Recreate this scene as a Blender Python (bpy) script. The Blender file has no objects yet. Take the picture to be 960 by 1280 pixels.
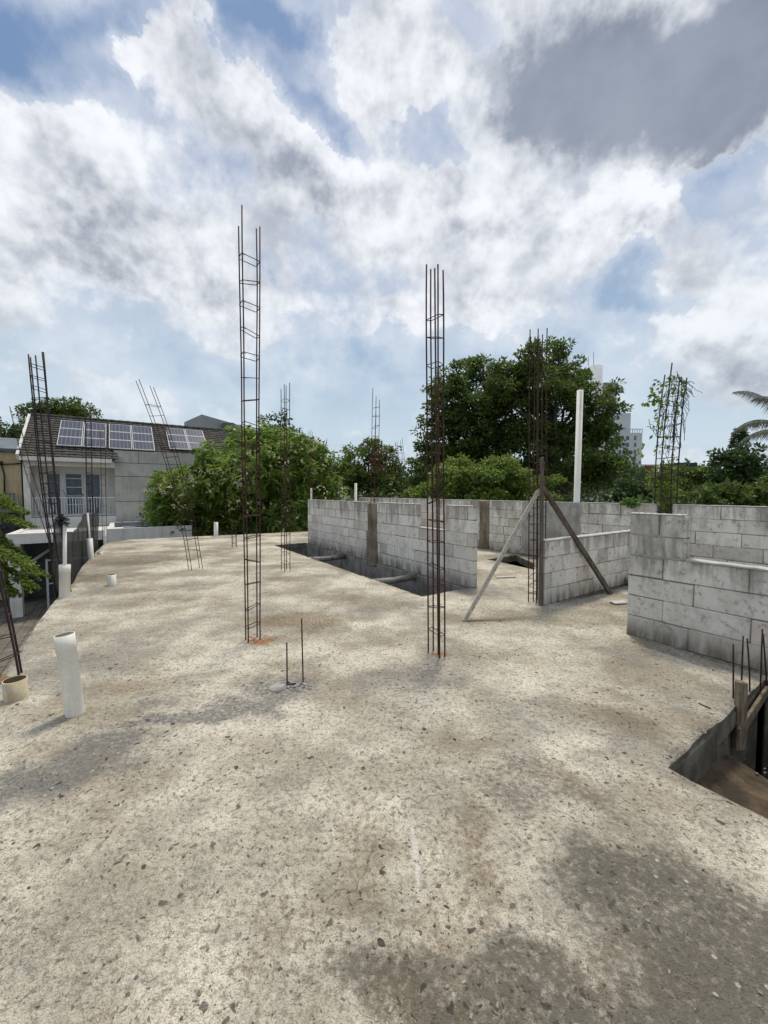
import bpy, bmesh, math, random
import numpy as np
from mathutils import Vector, Matrix, noise, geometry
random.seed(7)
S = bpy.context.scene
COL = S.collection
H = 1.45                      # eye height above the roof slab
F = 490.0                     # focal length in photo pixels
PITCH = math.atan(25.0 / F)
CAM = Vector((0, 0, H))
GROUND = -3.2
U = Vector((-0.5563, 0.8310, 0)); V = Vector((0.8310, 0.5563, 0)); ZV = Vector((0, 0, 1))

def ray(px, py):
    a = (px - 480) / F; b = -(py - 640) / F
    c, s = math.cos(PITCH), math.sin(PITCH)
    return Vector((a, c + b * s, -s + b * c))
def G(px, py, z=0.0):
    d = ray(px, py); return CAM + d * ((z - H) / d.z)
def D(px, py, Y):
    d = ray(px, py); return CAM + d * (Y / d.y)
def PL(px, py, P, n):
    d = ray(px, py); return CAM + d * ((P - CAM).dot(n) / d.dot(n))

# ---------------------------------------------------------------- objects
def tag(o, label=None, cat=None, group=None, kind=None):
    if label: o['label'] = label
    if cat: o['category'] = cat
    if group: o['group'] = group
    if kind: o['kind'] = kind
    return o
def thing(name, loc, label, cat, group=None):
    o = bpy.data.objects.new(name, None); COL.objects.link(o)
    o.location = loc; o.empty_display_size = 0.1
    return tag(o, label, cat, group)
def world_origin(o):
    p = Vector((0, 0, 0))
    while o is not None:
        p += o.location; o = o.parent
    return p
class MB:
    def __init__(self): self.v = []; self.f = []; self.s = []
    def add(self, vs, fs, smooth=False):
        n = len(self.v); self.v += [tuple(x) for x in vs]
        self.f += [tuple(i + n for i in f) for f in fs]; self.s += [smooth] * len(fs)
        return self
    def box(self, c, sx, sy, sz, ax=(1, 0, 0), ay=None, az=None, jit=0.0, bev=0.0):
        """box centred at c, half-free sizes along axes ax, ay, az"""
        ax = Vector(ax).normalized(); az = Vector(az).normalized() if az is not None else ZV
        ay = Vector(ay).normalized() if ay is not None else az.cross(ax).normalized()
        c = Vector(c)
        if bev > 0:
            vs = []; hx, hy, hz = sx/2, sy/2, sz/2
            for i in (-1, 1):
                for j in (-1, 1):
                    for k in (-1, 1):
                        js = [random.uniform(-jit, jit) for _ in range(3)] if jit else (0, 0, 0)
                        for m in range(3):
                            x, y, z = hx - bev*(m != 0), hy - bev*(m != 1), hz - bev*(m != 2)
                            vs.append(c + ax*(i*x+js[0]) + ay*(j*y+js[1]) + az*(k*z+js[2]))
            def I(i, j, k, m): return ((i > 0)*4 + (j > 0)*2 + (k > 0))*3 + m
            fs = []
            for s in (-1, 1):
                fs.append([I(s,-1,-1,0), I(s,1,-1,0), I(s,1,1,0), I(s,-1,1,0)][::s])
                fs.append([I(-1,s,-1,1), I(1,s,-1,1), I(1,s,1,1), I(-1,s,1,1)][::-s])
                fs.append([I(-1,-1,s,2), I(1,-1,s,2), I(1,1,s,2), I(-1,1,s,2)][::s])
            for a in (-1, 1):
                for b in (-1, 1):
                    fs.append([I(a,b,-1,0), I(a,b,-1,1), I(a,b,1,1), I(a,b,1,0)])
                    fs.append([I(a,-1,b,0), I(a,-1,b,2), I(a,1,b,2), I(a,1,b,0)])
                    fs.append([I(-1,a,b,1), I(-1,a,b,2), I(1,a,b,2), I(1,a,b,1)])
                    for k in (-1, 1): fs.append([I(a,b,k,0), I(a,b,k,1), I(a,b,k,2)])
            return self.add(vs, fs)
        vs = []
        for k in (-.5, .5):
            for j in (-.5, .5):
                for i in (-.5, .5):
                    p = c + ax*sx*i + ay*sy*j + az*sz*k
                    if jit: p += Vector((random.uniform(-jit, jit), random.uniform(-jit, jit), random.uniform(-jit, jit)))
                    vs.append(p)
        return self.add(vs, [(0,2,3,1),(4,5,7,6),(0,1,5,4),(2,6,7,3),(0,4,6,2),(1,3,7,5)])
    def seg(self, a, b, w, h=None, up=ZV, jit=0.0, bev=0.0):
        a = Vector(a); b = Vector(b); d = b - a; az = Vector(up)
        if abs(d.normalized().dot(az)) > .98: az = Vector((0, 1, 0))
        ay = az.cross(d).normalized(); az = d.cross(ay).normalized()
        return self.box((a+b)/2, d.length, w, h or w, d, ay, az, jit, bev)
    def tube(self, pts, r, seg=8, caps=True, closed=False, smooth=True):
        pts = [Vector(p) for p in pts]; n = len(pts)
        rs = r if isinstance(r, (list, tuple)) else [r]*n
        vs = []; prev = None
        for i, p in enumerate(pts):
            if closed: t = pts[(i+1) % n] - pts[i-1]
            else: t = pts[min(i+1, n-1)] - pts[max(i-1, 0)]
            t.normalize()
            if prev is None:
                a = t.cross(Vector((0, 0, 1)))
                if a.length < .05: a = t.cross(Vector((1, 0, 0)))
            else: a = prev - t*prev.dot(t)
            a.normalize(); prev = a; b = t.cross(a)
            for k in range(seg):
                th = 2*math.pi*k/seg
                vs.append(p + (a*math.cos(th) + b*math.sin(th))*rs[i])
        fs = []
        for i in range(n if closed else n-1):
            j = (i+1) % n
            for k in range(seg):
                l = (k+1) % seg
                fs.append((i*seg+k, i*seg+l, j*seg+l, j*seg+k))
        self.add(vs, fs, smooth)
        if caps and not closed:
            m = len(self.v) - len(vs)
            self.f.append(tuple(m+k for k in reversed(range(seg)))); self.s.append(False)
            self.f.append(tuple(m+(n-1)*seg+k for k in range(seg))); self.s.append(False)
        return self
    def quad(self, *p): return self.add(p, [tuple(range(len(p)))])
    def build(self, name, mat, parent=None, origin=None):
        o0 = world_origin(parent) if parent is not None else Vector(origin if origin is not None else (0, 0, 0))
        me = bpy.data.meshes.new(name)
        me.from_pydata([(x[0]-o0.x, x[1]-o0.y, x[2]-o0.z) for x in self.v], [], self.f)
        me.polygons.foreach_set('use_smooth', self.s); me.update()
        if mat: me.materials.append(mat)
        o = bpy.data.objects.new(name, me); COL.objects.link(o)
        if parent is not None: o.parent = parent
        else: o.location = o0
        return o
def np_mesh(name, verts, nper, mat, parent=None, origin=None, smooth=False):
    """verts (N*nper,3): N separate polygons of nper corners"""
    o0 = world_origin(parent) if parent is not None else Vector(origin if origin is not None else (0, 0, 0))
    v = np.asarray(verts, dtype=np.float64).reshape(-1, 3) - np.array(o0)
    me = bpy.data.meshes.new(name); nv = len(v); nf = nv // nper
    me.vertices.add(nv); me.vertices.foreach_set('co', v.ravel())
    me.loops.add(nv); me.loops.foreach_set('vertex_index', np.arange(nv, dtype=np.int32))
    me.polygons.add(nf); me.polygons.foreach_set('loop_start', np.arange(0, nv, nper, dtype=np.int32))
    me.update(calc_edges=True); me.materials.append(mat)
    o = bpy.data.objects.new(name, me); COL.objects.link(o)
    if parent is not None: o.parent = parent
    else: o.location = o0
    return o
def pipe_hollow(mb, pts, r, wall=.004, seg=24, rs=None):
    """open pipe: outer skin, inner skin, rim at the top end"""
    pts = [Vector(p) for p in pts]
    n0 = len(mb.v); rs = rs or [r]*len(pts)
    mb.tube(pts, rs, seg, caps=False); n1 = len(mb.v)
    mb.tube(pts, [x-wall for x in rs], seg, caps=False); L = (len(pts)-1)*seg
    for k in range(seg):
        l = (k+1) % seg
        mb.f.append((n0+L+k, n0+L+l, n1+L+l, n1+L+k)); mb.s.append(False)

# ---------------------------------------------------------------- nodes
def nd(nt, t, ins=None, **props):
    n = nt.nodes.new(t)
    for k, v in props.items(): setattr(n, k, v)
    for k, v in (ins or {}).items():
        if hasattr(v, 'is_output') or isinstance(v, bpy.types.NodeSocket): nt.links.new(v, n.inputs[k])
        else: n.inputs[k].default_value = v
    return n
def M_(nt, op, a, b=0.0, c=None, clamp=False):
    ins = {0: a, 1: b}
    if c is not None: ins[2] = c
    return nd(nt, 'ShaderNodeMath', ins, operation=op, use_clamp=clamp).outputs[0]
def VM(nt, op, a, b=(0, 0, 0), out=0): return nd(nt, 'ShaderNodeVectorMath', {0: a, 1: b}, operation=op).outputs[out]
def MR(nt, v, a, b, c=0.0, d=1.0, smooth=True):
    return nd(nt, 'ShaderNodeMapRange', {0: v, 1: a, 2: b, 3: c, 4: d}, interpolation_type='SMOOTHSTEP' if smooth else 'LINEAR').outputs[0]
def NZ(nt, vec, scale, detail=6, rough=.55, dist=0.0, out=0):
    return nd(nt, 'ShaderNodeTexNoise', {'Vector': vec, 'Scale': scale, 'Detail': detail, 'Roughness': rough, 'Distortion': dist}).outputs[out]
def MIX(nt, f, a, b, mode='MIX'):
    n = nt.nodes.new('ShaderNodeMix'); n.data_type = 'RGBA'; n.blend_type = mode
    for s, v in ((n.inputs[0], f), (n.inputs[6], a), (n.inputs[7], b)):
        if isinstance(v, bpy.types.NodeSocket): nt.links.new(v, s)
        elif isinstance(v, (int, float)): s.default_value = v
        else: s.default_value = (*v[:3], 1)
    return n.outputs[2]
def newmat(name):
    m = bpy.data.materials.new(name); m.use_nodes = True; nt = m.node_tree
    for n in list(nt.nodes): nt.nodes.remove(n)
    out = nt.nodes.new('ShaderNodeOutputMaterial')
    bs = nt.nodes.new('ShaderNodeBsdfPrincipled'); nt.links.new(bs.outputs[0], out.inputs[0])
    return m, nt, bs, out
def bump(nt, bs, h, strength=.3, dist=.01):
    b = nd(nt, 'ShaderNodeBump', {'Height': h, 'Strength': strength, 'Distance': dist}); nt.links.new(b.outputs[0], bs.inputs['Normal'])
def OBJ(nt): return nt.nodes.new('ShaderNodeTexCoord').outputs['Object']
def simple(name, c1, c2=None, scale=3, rough=.8, metal=0.0, bs_=.25, bd=.005, streak=0.0, c3=None, spec=.3):
    """mottled surface: two tones by noise, optional rain streaks towards c3"""
    m, nt, bs, out = newmat(name); P = OBJ(nt); c2 = c2 or [x*.75 for x in c1]
    n = NZ(nt, P, scale, 8, .62); col = MIX(nt, MR(nt, n, .35, .65), c1, c2)
    fine = NZ(nt, P, scale*14, 6, .7)
    col = MIX(nt, MR(nt, fine, .3, .7, 0, .35), col, [x*.7 for x in c2])
    if streak:
        Q = VM(nt, 'MULTIPLY', P, (6, 6, .7)); s = NZ(nt, Q, 1.5, 7, .65)
        col = MIX(nt, MR(nt, s, .48, .72, 0, streak), col, c3 or [x*.4 for x in c2])
    nt.links.new(col, bs.inputs['Base Color']); bs.inputs['Roughness'].default_value = rough
    bs.inputs['Metallic'].default_value = metal; bs.inputs['Specular IOR Level'].default_value = spec
    bump(nt, bs, fine, bs_, bd); return m

# ---------------------------------------------------------------- camera
cd = bpy.data.cameras.new('camera'); cam = bpy.data.objects.new('camera', cd); COL.objects.link(cam)
cam.location = CAM; cam.rotation_euler = (math.pi/2 - PITCH, 0, 0)
cd.sensor_fit = 'HORIZONTAL'; cd.sensor_width = 36; cd.lens = 36*F/960; cd.clip_start = .02; cd.clip_end = 3000
S.camera = cam
S.cycles.max_bounces = 5; S.cycles.diffuse_bounces = 3; S.cycles.glossy_bounces = 2; S.cycles.transmission_bounces = 2; S.cycles.transparent_max_bounces = 6
S.render.resolution_x = 768; S.render.resolution_y = 1024
S.view_settings.view_transform = 'Standard'; S.view_settings.look = 'None'
S.view_settings.exposure = 0.1; S.view_settings.gamma = 1; S.view_settings.use_curve_mapping = False

# ---------------------------------------------------------------- sun and sky
SEL, SAZ = math.radians(69), math.radians(14)
sl = bpy.data.lights.new('sun', 'SUN'); sl.energy = 2.9; sl.angle = math.radians(9); sl.color = (1, .93, .80)
so = bpy.data.objects.new('sun', sl); COL.objects.link(so)
sd = Vector((math.sin(SAZ)*math.cos(SEL), math.cos(SAZ)*math.cos(SEL), math.sin(SEL)))
so.rotation_euler = sd.to_track_quat('Z', 'Y').to_euler(); so.location = (0, 0, 30)

W = bpy.data.worlds.new('World'); S.world = W; W.use_nodes = True; nt = W.node_tree
for n in list(nt.nodes): nt.nodes.remove(n)
wo = nt.nodes.new('ShaderNodeOutputWorld'); bg = nt.nodes.new('ShaderNodeBackground'); nt.links.new(bg.outputs[0], wo.inputs[0])
STR = .1; bg.inputs[1].default_value = STR
sky = nd(nt, 'ShaderNodeTexSky', sky_type='NISHITA', sun_disc=False, sun_elevation=SEL, sun_rotation=SAZ, air_density=1.0, dust_density=1.2, ozone_density=1.0)
dirv = nt.nodes.new('ShaderNodeTexCoord').outputs['Generated']
xyz = nd(nt, 'ShaderNodeSeparateXYZ', {0: dirv}); X, Y_, Z = xyz.outputs
ay = M_(nt, 'MAXIMUM', M_(nt, 'ABSOLUTE', Y_), .12)
g = nd(nt, 'ShaderNodeCombineXYZ', {0: M_(nt, 'DIVIDE', X, ay), 1: M_(nt, 'DIVIDE', Z, ay)}).outputs[0]
zz = M_(nt, 'ADD', M_(nt, 'MAXIMUM', Z, 0.0), .22)
q = nd(nt, 'ShaderNodeCombineXYZ', {0: M_(nt, 'DIVIDE', X, zz), 1: M_(nt, 'DIVIDE', Y_, zz), 2: 3.3}).outputs[0]
w1 = VM(nt, 'SUBTRACT', NZ(nt, dirv, 3.2, 1, .5, out=1), (.5, .5, .5))
w2 = VM(nt, 'SUBTRACT', NZ(nt, dirv, 9, 6, .62, out=1), (.5, .5, .5))
gw = VM(nt, 'ADD', g, VM(nt, 'ADD', VM(nt, 'MULTIPLY', w1, (.55, .45, 0)), VM(nt, 'MULTIPLY', w2, (.34, .34, 0))))
def blobs(lst):
    tot = None
    for px, py, rx, ry, amp in lst:
        d = ray(px, py); c = (d.x/d.y, d.z/d.y, 0)
        k = (F/rx, F/ry, 0)
        l = VM(nt, 'LENGTH', VM(nt, 'MULTIPLY', VM(nt, 'SUBTRACT', gw, c), k), out=1)
        b = MR(nt, l, 1.0, .15, 0, amp)
        tot = b if tot is None else M_(nt, 'ADD', tot, b)
    return tot
cover = blobs([  # + more cloud, - blue gap
    (20,40,190,90,-.45), (180,30,60,60,-.2), (350,60,100,100,-.30), (400,140,80,60,-.30), (150,130,90,70,-.20), (330,10,120,50,-.25), (460,20,60,50,.15),
    (560,190,60,40,-.16), (650,60,60,70,-.18), (775,350,90,45,-.25), (880,210,60,25,-.15), (900,240,70,40,-.12), (600,20,90,50,-.1),
    (240,60,70,90,.30), (310,150,80,80,.30), (70,180,150,80,.35), (400,230,110,60,.35), (520,90,90,100,.28), (130,290,200,90,.25),
    (830,80,260,150,.6), (560,260,140,90,.25), (760,270,180,50,.28), (900,390,110,50,.45), (300,350,140,60,.2), (640,330,120,60,.1),
    (110,440,220,60,-.14), (400,450,160,50,-.16), (700,500,200,70,-.12), (860,500,150,50,-.1), (250,420,120,40,.12), (560,420,160,40,.12)])
dark = blobs([
    (770,110,200,120,.95), (900,90,200,150,.85), (860,10,260,90,.5), (680,90,90,80,.4), (640,80,60,60,.2), (360,270,110,60,.42), (440,250,80,40,.15), (90,320,190,50,.42), (180,250,120,50,.25),
    (900,420,110,45,.5), (880,330,120,40,.22), (50,240,110,60,.25), (620,300,60,30,.15), (560,380,130,40,.12), (700,210,120,40,.15),
    (240,70,70,70,-.35), (300,140,60,60,-.4), (520,80,80,80,-.2), (420,200,80,40,-.35), (760,250,150,40,-.3), (180,130,120,50,-.2), (820,245,120,30,-.35), (560,250,120,60,-.2)])
f1 = NZ(nt, q, 1.35, 6, .55)
f2 = NZ(nt, dirv, 5.5, 7, .55)
f2b = NZ(nt, VM(nt, 'ADD', dirv, tuple(sd*.022)), 5.5, 7, .55)
dens = M_(nt, 'ADD', M_(nt, 'ADD', M_(nt, 'MULTIPLY', f1, .7), M_(nt, 'MULTIPLY', f2, .75)), cover)
cov = MR(nt, dens, .59, .84)
thin = M_(nt, 'MULTIPLY', MR(nt, dens, .24, .80, .0, .70), MR(nt, f2, .30, .66, .55, 1.0))
cmask = M_(nt, 'MAXIMUM', cov, thin)
lo = MR(nt, Z, .02, .34, 1, 0)                       # humid veil near the horizon
cmask = M_(nt, 'MAXIMUM', cmask, M_(nt, 'MULTIPLY', lo, .62))
relief = M_(nt, 'MULTIPLY', M_(nt, 'SUBTRACT', f2b, f2), 4.4)
dk = M_(nt, 'ADD', M_(nt, 'ADD', dark, relief), M_(nt, 'ADD', MR(nt, f1, .42, .70, -.05, .34), MR(nt, f2, .62, .36, 0, .26)))
dk = MR(nt, dk, -.38, 1.32)
dk = M_(nt, 'MULTIPLY', dk, MR(nt, dens, .60, .90))
k = 1/STR
hz = MR(nt, Z, .0, .45, 0, 1)
white = MIX(nt, hz, (.66*k, .745*k, .81*k), (.88*k, .905*k, .95*k))
ccol = MIX(nt, dk, white, MIX(nt, MR(nt, M_(nt, 'ADD', f1, M_(nt, 'MULTIPLY', f2, .6)), .55, 1.0), (.17*k, .205*k, .275*k), (.33*k, .37*k, .45*k)))
bl = MIX(nt, .8, MIX(nt, 1.0, sky.outputs[0], (.9, .8, .7), 'MULTIPLY'), MIX(nt, MR(nt, Z, .1, .62), (.42*k, .58*k, .72*k), (.18*k, .30*k, .52*k)))
nt.links.new(MIX(nt, cmask, bl, ccol), bg.inputs[0])
W.cycles.sampling_method = 'NONE'
W2A = Vector((2.57, 10.0, 0))
# ================================================================ materials
def slab_material():
    m, nt, bs, out = newmat('weathered_concrete'); P = OBJ(nt)
    base = NZ(nt, P, 1.1, 5, .62)
    c = MIX(nt, MR(nt, base, .36, .62), (.41, .37, .295), (.77, .71, .585))
    n2 = NZ(nt, P, 6, 6, .68)
    c = MIX(nt, MR(nt, n2, .47, .70, 0, .50), c, (.25, .235, .205))
    n3 = NZ(nt, P, 38, 4, .72)
    c = MIX(nt, MR(nt, n3, .48, .64, 0, .72), c, (.20, .18, .145))
    c = MIX(nt, MR(nt, n3, .46, .28, 0, .55), c, (.70, .655, .56))
    n3b = NZ(nt, P, 170, 2, .7)
    c = MIX(nt, MR(nt, n3b, .51, .64, 0, .66), c, (.19, .17, .135))
    # brown silt left by puddles
    n4 = NZ(nt, VM(nt, 'MULTIPLY', P, (1, 1.5, 1)), .85, 4, .66)
    c = MIX(nt, MR(nt, n4, .46, .68, 0, .66), c, (.25, .195, .13))
    n5 = NZ(nt, VM(nt, 'ADD', P, (3.1, 9.7, 0)), .6, 4, .68)
    c = MIX(nt, MR(nt, n5, .50, .66, 0, .55), c, (.19, .18, .16))
    # stains and darker patches at their places on the slab
    w = VM(nt, 'SUBTRACT', NZ(nt, P, 2.2, 3, .6, out=1), (.5, .5, .5))
    Pw = VM(nt, 'ADD', P, VM(nt, 'MULTIPLY', w, (.75, .75, 0)))
    w3 = VM(nt, 'SUBTRACT', NZ(nt, P, 26, 1, .6, out=1), (.5, .5, .5))
    Pw = VM(nt, 'ADD', Pw, VM(nt, 'MULTIPLY', w3, (.09, .09, 0)))
    brk = M_(nt, 'MULTIPLY', MR(nt, n2, .25, .50, .55, 1), MR(nt, n3, .36, .54, .5, 1))
    def stain(px, py, rx, ry, ang, amp, col, soft=.45, raw=False):
        nonlocal c
        g = G(px, py) if py is not None else px; a = math.radians(ang); ca, sa = math.cos(a), math.sin(a)
        d = VM(nt, 'SUBTRACT', VM(nt, 'ADD', P, VM(nt, 'MULTIPLY', w3, (.03, .03, 0))) if raw else Pw, tuple(g))
        x = M_(nt, 'DIVIDE', VM(nt, 'DOT_PRODUCT', d, (ca, sa, 0), 1), rx)
        y = M_(nt, 'DIVIDE', VM(nt, 'DOT_PRODUCT', d, (-sa, ca, 0), 1), ry)
        l = M_(nt, 'SQRT', M_(nt, 'ADD', M_(nt, 'MULTIPLY', x, x), M_(nt, 'MULTIPLY', y, y)))
        c = MIX(nt, M_(nt, 'MULTIPLY', MR(nt, l, 1.0, soft, 0, amp), brk), c, col)
    dark_col = (.135, .125, .10); silt = (.20, .145, .085); grey = (.17, .165, .155); pale = (.62, .59, .53)
    stain(900, 1160, .62, .36, -22, .85, dark_col, .45); stain(700, 1235, .66, .18, 0, .82, (.14,.12,.09), .6); stain(740, 1175, .30, .10, -10, .6, (.14,.12,.09), .4); stain(560, 1265, .45, .13, 0, .75, (.14,.12,.085), .4); stain(770, 1085, .26, .18, 0, .8, dark_col, .5); stain(930, 1230, .40, .22, 0, .72, dark_col, .7)  # broad dark brown-grey patch across the near right of the slab
    stain(640, 1210, .33, .13, -5, .62, dark_col, .7); stain(800, 1260, .35, .10, 0, .9, dark_col); stain(470, 1245, .36, .11, 10, .6, (.12,.105,.08), .1)
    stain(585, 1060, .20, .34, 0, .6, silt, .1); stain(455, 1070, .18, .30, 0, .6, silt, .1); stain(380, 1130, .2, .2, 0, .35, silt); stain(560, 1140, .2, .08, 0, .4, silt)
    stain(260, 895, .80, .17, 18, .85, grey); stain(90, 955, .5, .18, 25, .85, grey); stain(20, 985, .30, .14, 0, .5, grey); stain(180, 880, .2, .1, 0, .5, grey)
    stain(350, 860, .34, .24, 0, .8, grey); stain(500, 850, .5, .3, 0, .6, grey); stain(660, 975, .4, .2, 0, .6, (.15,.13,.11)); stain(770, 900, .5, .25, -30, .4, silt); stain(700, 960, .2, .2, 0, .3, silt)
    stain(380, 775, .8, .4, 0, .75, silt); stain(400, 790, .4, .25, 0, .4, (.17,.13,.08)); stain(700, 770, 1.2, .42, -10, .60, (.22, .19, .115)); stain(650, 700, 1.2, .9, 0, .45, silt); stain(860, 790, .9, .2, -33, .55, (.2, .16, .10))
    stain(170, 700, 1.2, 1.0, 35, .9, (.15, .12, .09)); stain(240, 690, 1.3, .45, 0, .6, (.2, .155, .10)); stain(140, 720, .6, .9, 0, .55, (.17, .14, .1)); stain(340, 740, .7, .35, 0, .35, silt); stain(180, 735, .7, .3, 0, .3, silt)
    sg = (G(520, 1010)+G(519, 1146))/2; stain(sg, None, .015, (G(520, 1010)-G(519, 1146)).length/2, 1, .9, pale, .4, True)
    a_, b_ = G(600, 818), G(716, 876); stain((a_+b_)/2, None, (a_-b_).length/2, .022, math.degrees(math.atan2((b_-a_).y, (b_-a_).x)), .8, pale, .4, True)
    a_, b_ = G(786, 803), G(905, 845); stain((a_+b_)/2, None, (a_-b_).length/2, .05, math.degrees(math.atan2((b_-a_).y, (b_-a_).x)), .7, pale, .4, True)
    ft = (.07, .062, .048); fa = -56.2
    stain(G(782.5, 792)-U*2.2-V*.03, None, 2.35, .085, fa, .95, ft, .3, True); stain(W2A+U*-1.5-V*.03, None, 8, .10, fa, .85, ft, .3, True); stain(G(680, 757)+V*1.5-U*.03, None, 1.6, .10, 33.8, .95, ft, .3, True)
    for q_ in ((316, 800, .17), (545, 820, .13), (5, 852, .1)): stain(q_[0], q_[1], q_[2], q_[2]*.75, 0, .95, (.30, .13, .035), .25)
    # pits: loose aggregate torn out of the surface
    dark = None
    for sc, th, rndmin, am in ((12, .22, .80, .95), (26, .33, .62, .95), (64, .40, .50, .85)):
        Q = VM(nt, 'ADD', P, VM(nt, 'MULTIPLY', w3, (.05, .05, 0)))
        vo = nd(nt, 'ShaderNodeTexVoronoi', {'Vector': VM(nt, 'MULTIPLY', Q, (1, 1, .1)), 'Scale': sc})
        rnd = nd(nt, 'ShaderNodeSeparateColor', {0: vo.outputs['Color']})
        keep = M_(nt, 'GREATER_THAN', rnd.outputs[0], rndmin)
        rad = M_(nt, 'MULTIPLY', rnd.outputs[1], th)
        s = M_(nt, 'MULTIPLY', M_(nt, 'MULTIPLY', MR(nt, M_(nt, 'SUBTRACT', vo.outputs['Distance'], rad), .02, -.06, 0, am), keep), MR(nt, n4, .35, .6, .55, 1.0))
        dark = s if dark is None else M_(nt, 'MAXIMUM', dark, s)
    c = MIX(nt, dark, c, (.060, .052, .044))
    # hairline cracks
    ve = nd(nt, 'ShaderNodeTexVoronoi', {'Vector': VM(nt, 'ADD', P, VM(nt, 'MULTIPLY', w, (.5, .5, 0))), 'Scale': .42}, feature='DISTANCE_TO_EDGE')
    c = MIX(nt, M_(nt, 'MULTIPLY', MR(nt, ve.outputs['Distance'], .0016, .0004, 0, .55), MR(nt, n5, .50, .58)), c, (.09, .08, .065))
    # pale chips
    vo = nd(nt, 'ShaderNodeTexVoronoi', {'Vector': P, 'Scale': 17.3}); rnd = nd(nt, 'ShaderNodeSeparateColor', {0: vo.outputs['Color']})
    s = M_(nt, 'MULTIPLY', MR(nt, vo.outputs['Distance'], .16, .08), M_(nt, 'GREATER_THAN', rnd.outputs[2], .90))
    c = MIX(nt, M_(nt, 'MULTIPLY', s, .55), c, (.62, .60, .55))
    nt.links.new(c, bs.inputs['Base Color']); bs.inputs['Roughness'].default_value = .93; bs.inputs['Specular IOR Level'].default_value = .2
    h = M_(nt, 'ADD', NZ(nt, P, 10, 2, .6), M_(nt, 'MULTIPLY', NZ(nt, P, 55, 3, .75), .8))
    bump(nt, bs, h, 1.0, .030)
    return m
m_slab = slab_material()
m_conc = simple('grey_concrete', (.26, .25, .23), (.14, .135, .12), 2.5, .9, streak=.6, c3=(.05, .048, .04), bs_=.6, bd=.01)
m_edge = simple('rough_slab_edge', (.24, .22, .18), (.12, .11, .085), 6, .95, bs_=.8, bd=.012)
m_blk = simple('unlit_black_floor', (.03, .03, .027), (.015, .015, .013), 3, .9)  # near-black colour painted in for the unlit bottom of the light well
m_dirt = simple('wet_brown_silt', (.15, .105, .065), (.045, .035, .024), 5, .9, bs_=.9, bd=.01)
m_pit = simple('dark_shuttered_concrete', (.24, .22, .175), (.11, .10, .075), 4, .95, streak=.6, c3=(.02, .02, .014), bs_=.7, bd=.01)  # darker concrete tone for the sides of the stair opening
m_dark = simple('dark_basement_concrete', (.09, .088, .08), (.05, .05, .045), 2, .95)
m_mort = simple('pale_cement', (.52, .51, .48), (.40, .39, .36), 9, .9, bs_=.6, bd=.008)
m_rub = simple('rubble_cement', (.42, .40, .37), (.26, .25, .23), 9, .95, bs_=.8, bd=.01)
m_pave = simple('driveway_paving', (.20, .175, .14), (.11, .10, .085), 3, .9)

# ================================================================ ground
gm = MB(); gm.quad((-900, -300, GROUND), (900, -300, GROUND), (900, 1800, GROUND), (-900, 1800, GROUND))
def ground_mat():
    m, nt, bs, out = newmat('earth_and_grass'); P = OBJ(nt)
    c = MIX(nt, MR(nt, NZ(nt, P, .15, 8, .6), .4, .6), (.10, .09, .06), (.06, .085, .03))
    nt.links.new(c, bs.inputs['Base Color']); bs.inputs['Roughness'].default_value = .95; return m
tag(gm.build('ground', ground_mat()), kind='structure')
# block-paved driveway of the neighbour, below the left slab edge
dm = MB(); o = Vector((-13.5, 15.0, GROUND))
bl_, bw_ = .6, .3
for i in range(-2, 34):
    for j in range(-8, 12):
        c_ = Vector((-11.5, 11.0, GROUND+.02)) + V*((i-16)*bw_*1.02) + U*((j-2)*bl_*1.02 + (i % 2)*.3)
        if (c_ - Vector((-2.9, 3.05, 0))).dot(V) > -1.0: continue
        dm.box(c_, .29, .59, .04, V, jit=.003)
tag(dm.build('driveway', m_pave), kind='structure')

# ================================================================ roof slab with its two openings
EDGE = [G(*p) for p in ((50,775),(70,750),(92.5,727),(100,712),(117.5,692),(132,679),(160,674.5),(384,664.5))]
EDGE = [Vector((-.3,-3.2,0)), Vector((-.9,-.6,0)), G(17.5,825)] + EDGE
W2A = W2A                        # a point on the back parapet's face line
EDGE += [W2A + U*6.5, W2A + U*6.5 + V*1.0, W2A - U*14 + V*1.0, W2A - U*14 - V*6]
K = G(835, 960)                                      # corner of the stair opening
PITL, PITW = 1.75, 1.7
PIT = [K, K + V*PITL, K + V*PITL - U*PITW, K - U*PITW]
TB = G(527.5, 746); TL, TW = 6.35, .93
TR = [TB, TB + V*TW, TB + V*TW + U*TL, TB + U*TL]
P3 = [G(609, 699), G(645, 694), G(668, 705), G(668, 712)]
HOLES = [PIT, TR, P3]
def inpoly(p, poly):
    c = False; n = len(poly)
    for i in range(n):
        a, b = poly[i], poly[i-1]
        if (a.y > p.y) != (b.y > p.y) and p.x < (b.x-a.x)*(p.y-a.y)/(b.y-a.y)+a.x: c = not c
    return c
def zs(x, y):
    return (noise.noise(Vector((x*.9, y*.9, 0)))*.010 + noise.noise(Vector((x*5, y*5, 4)))*.004 + noise.noise(Vector((x*16, y*16, 9)))*.003)
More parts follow.
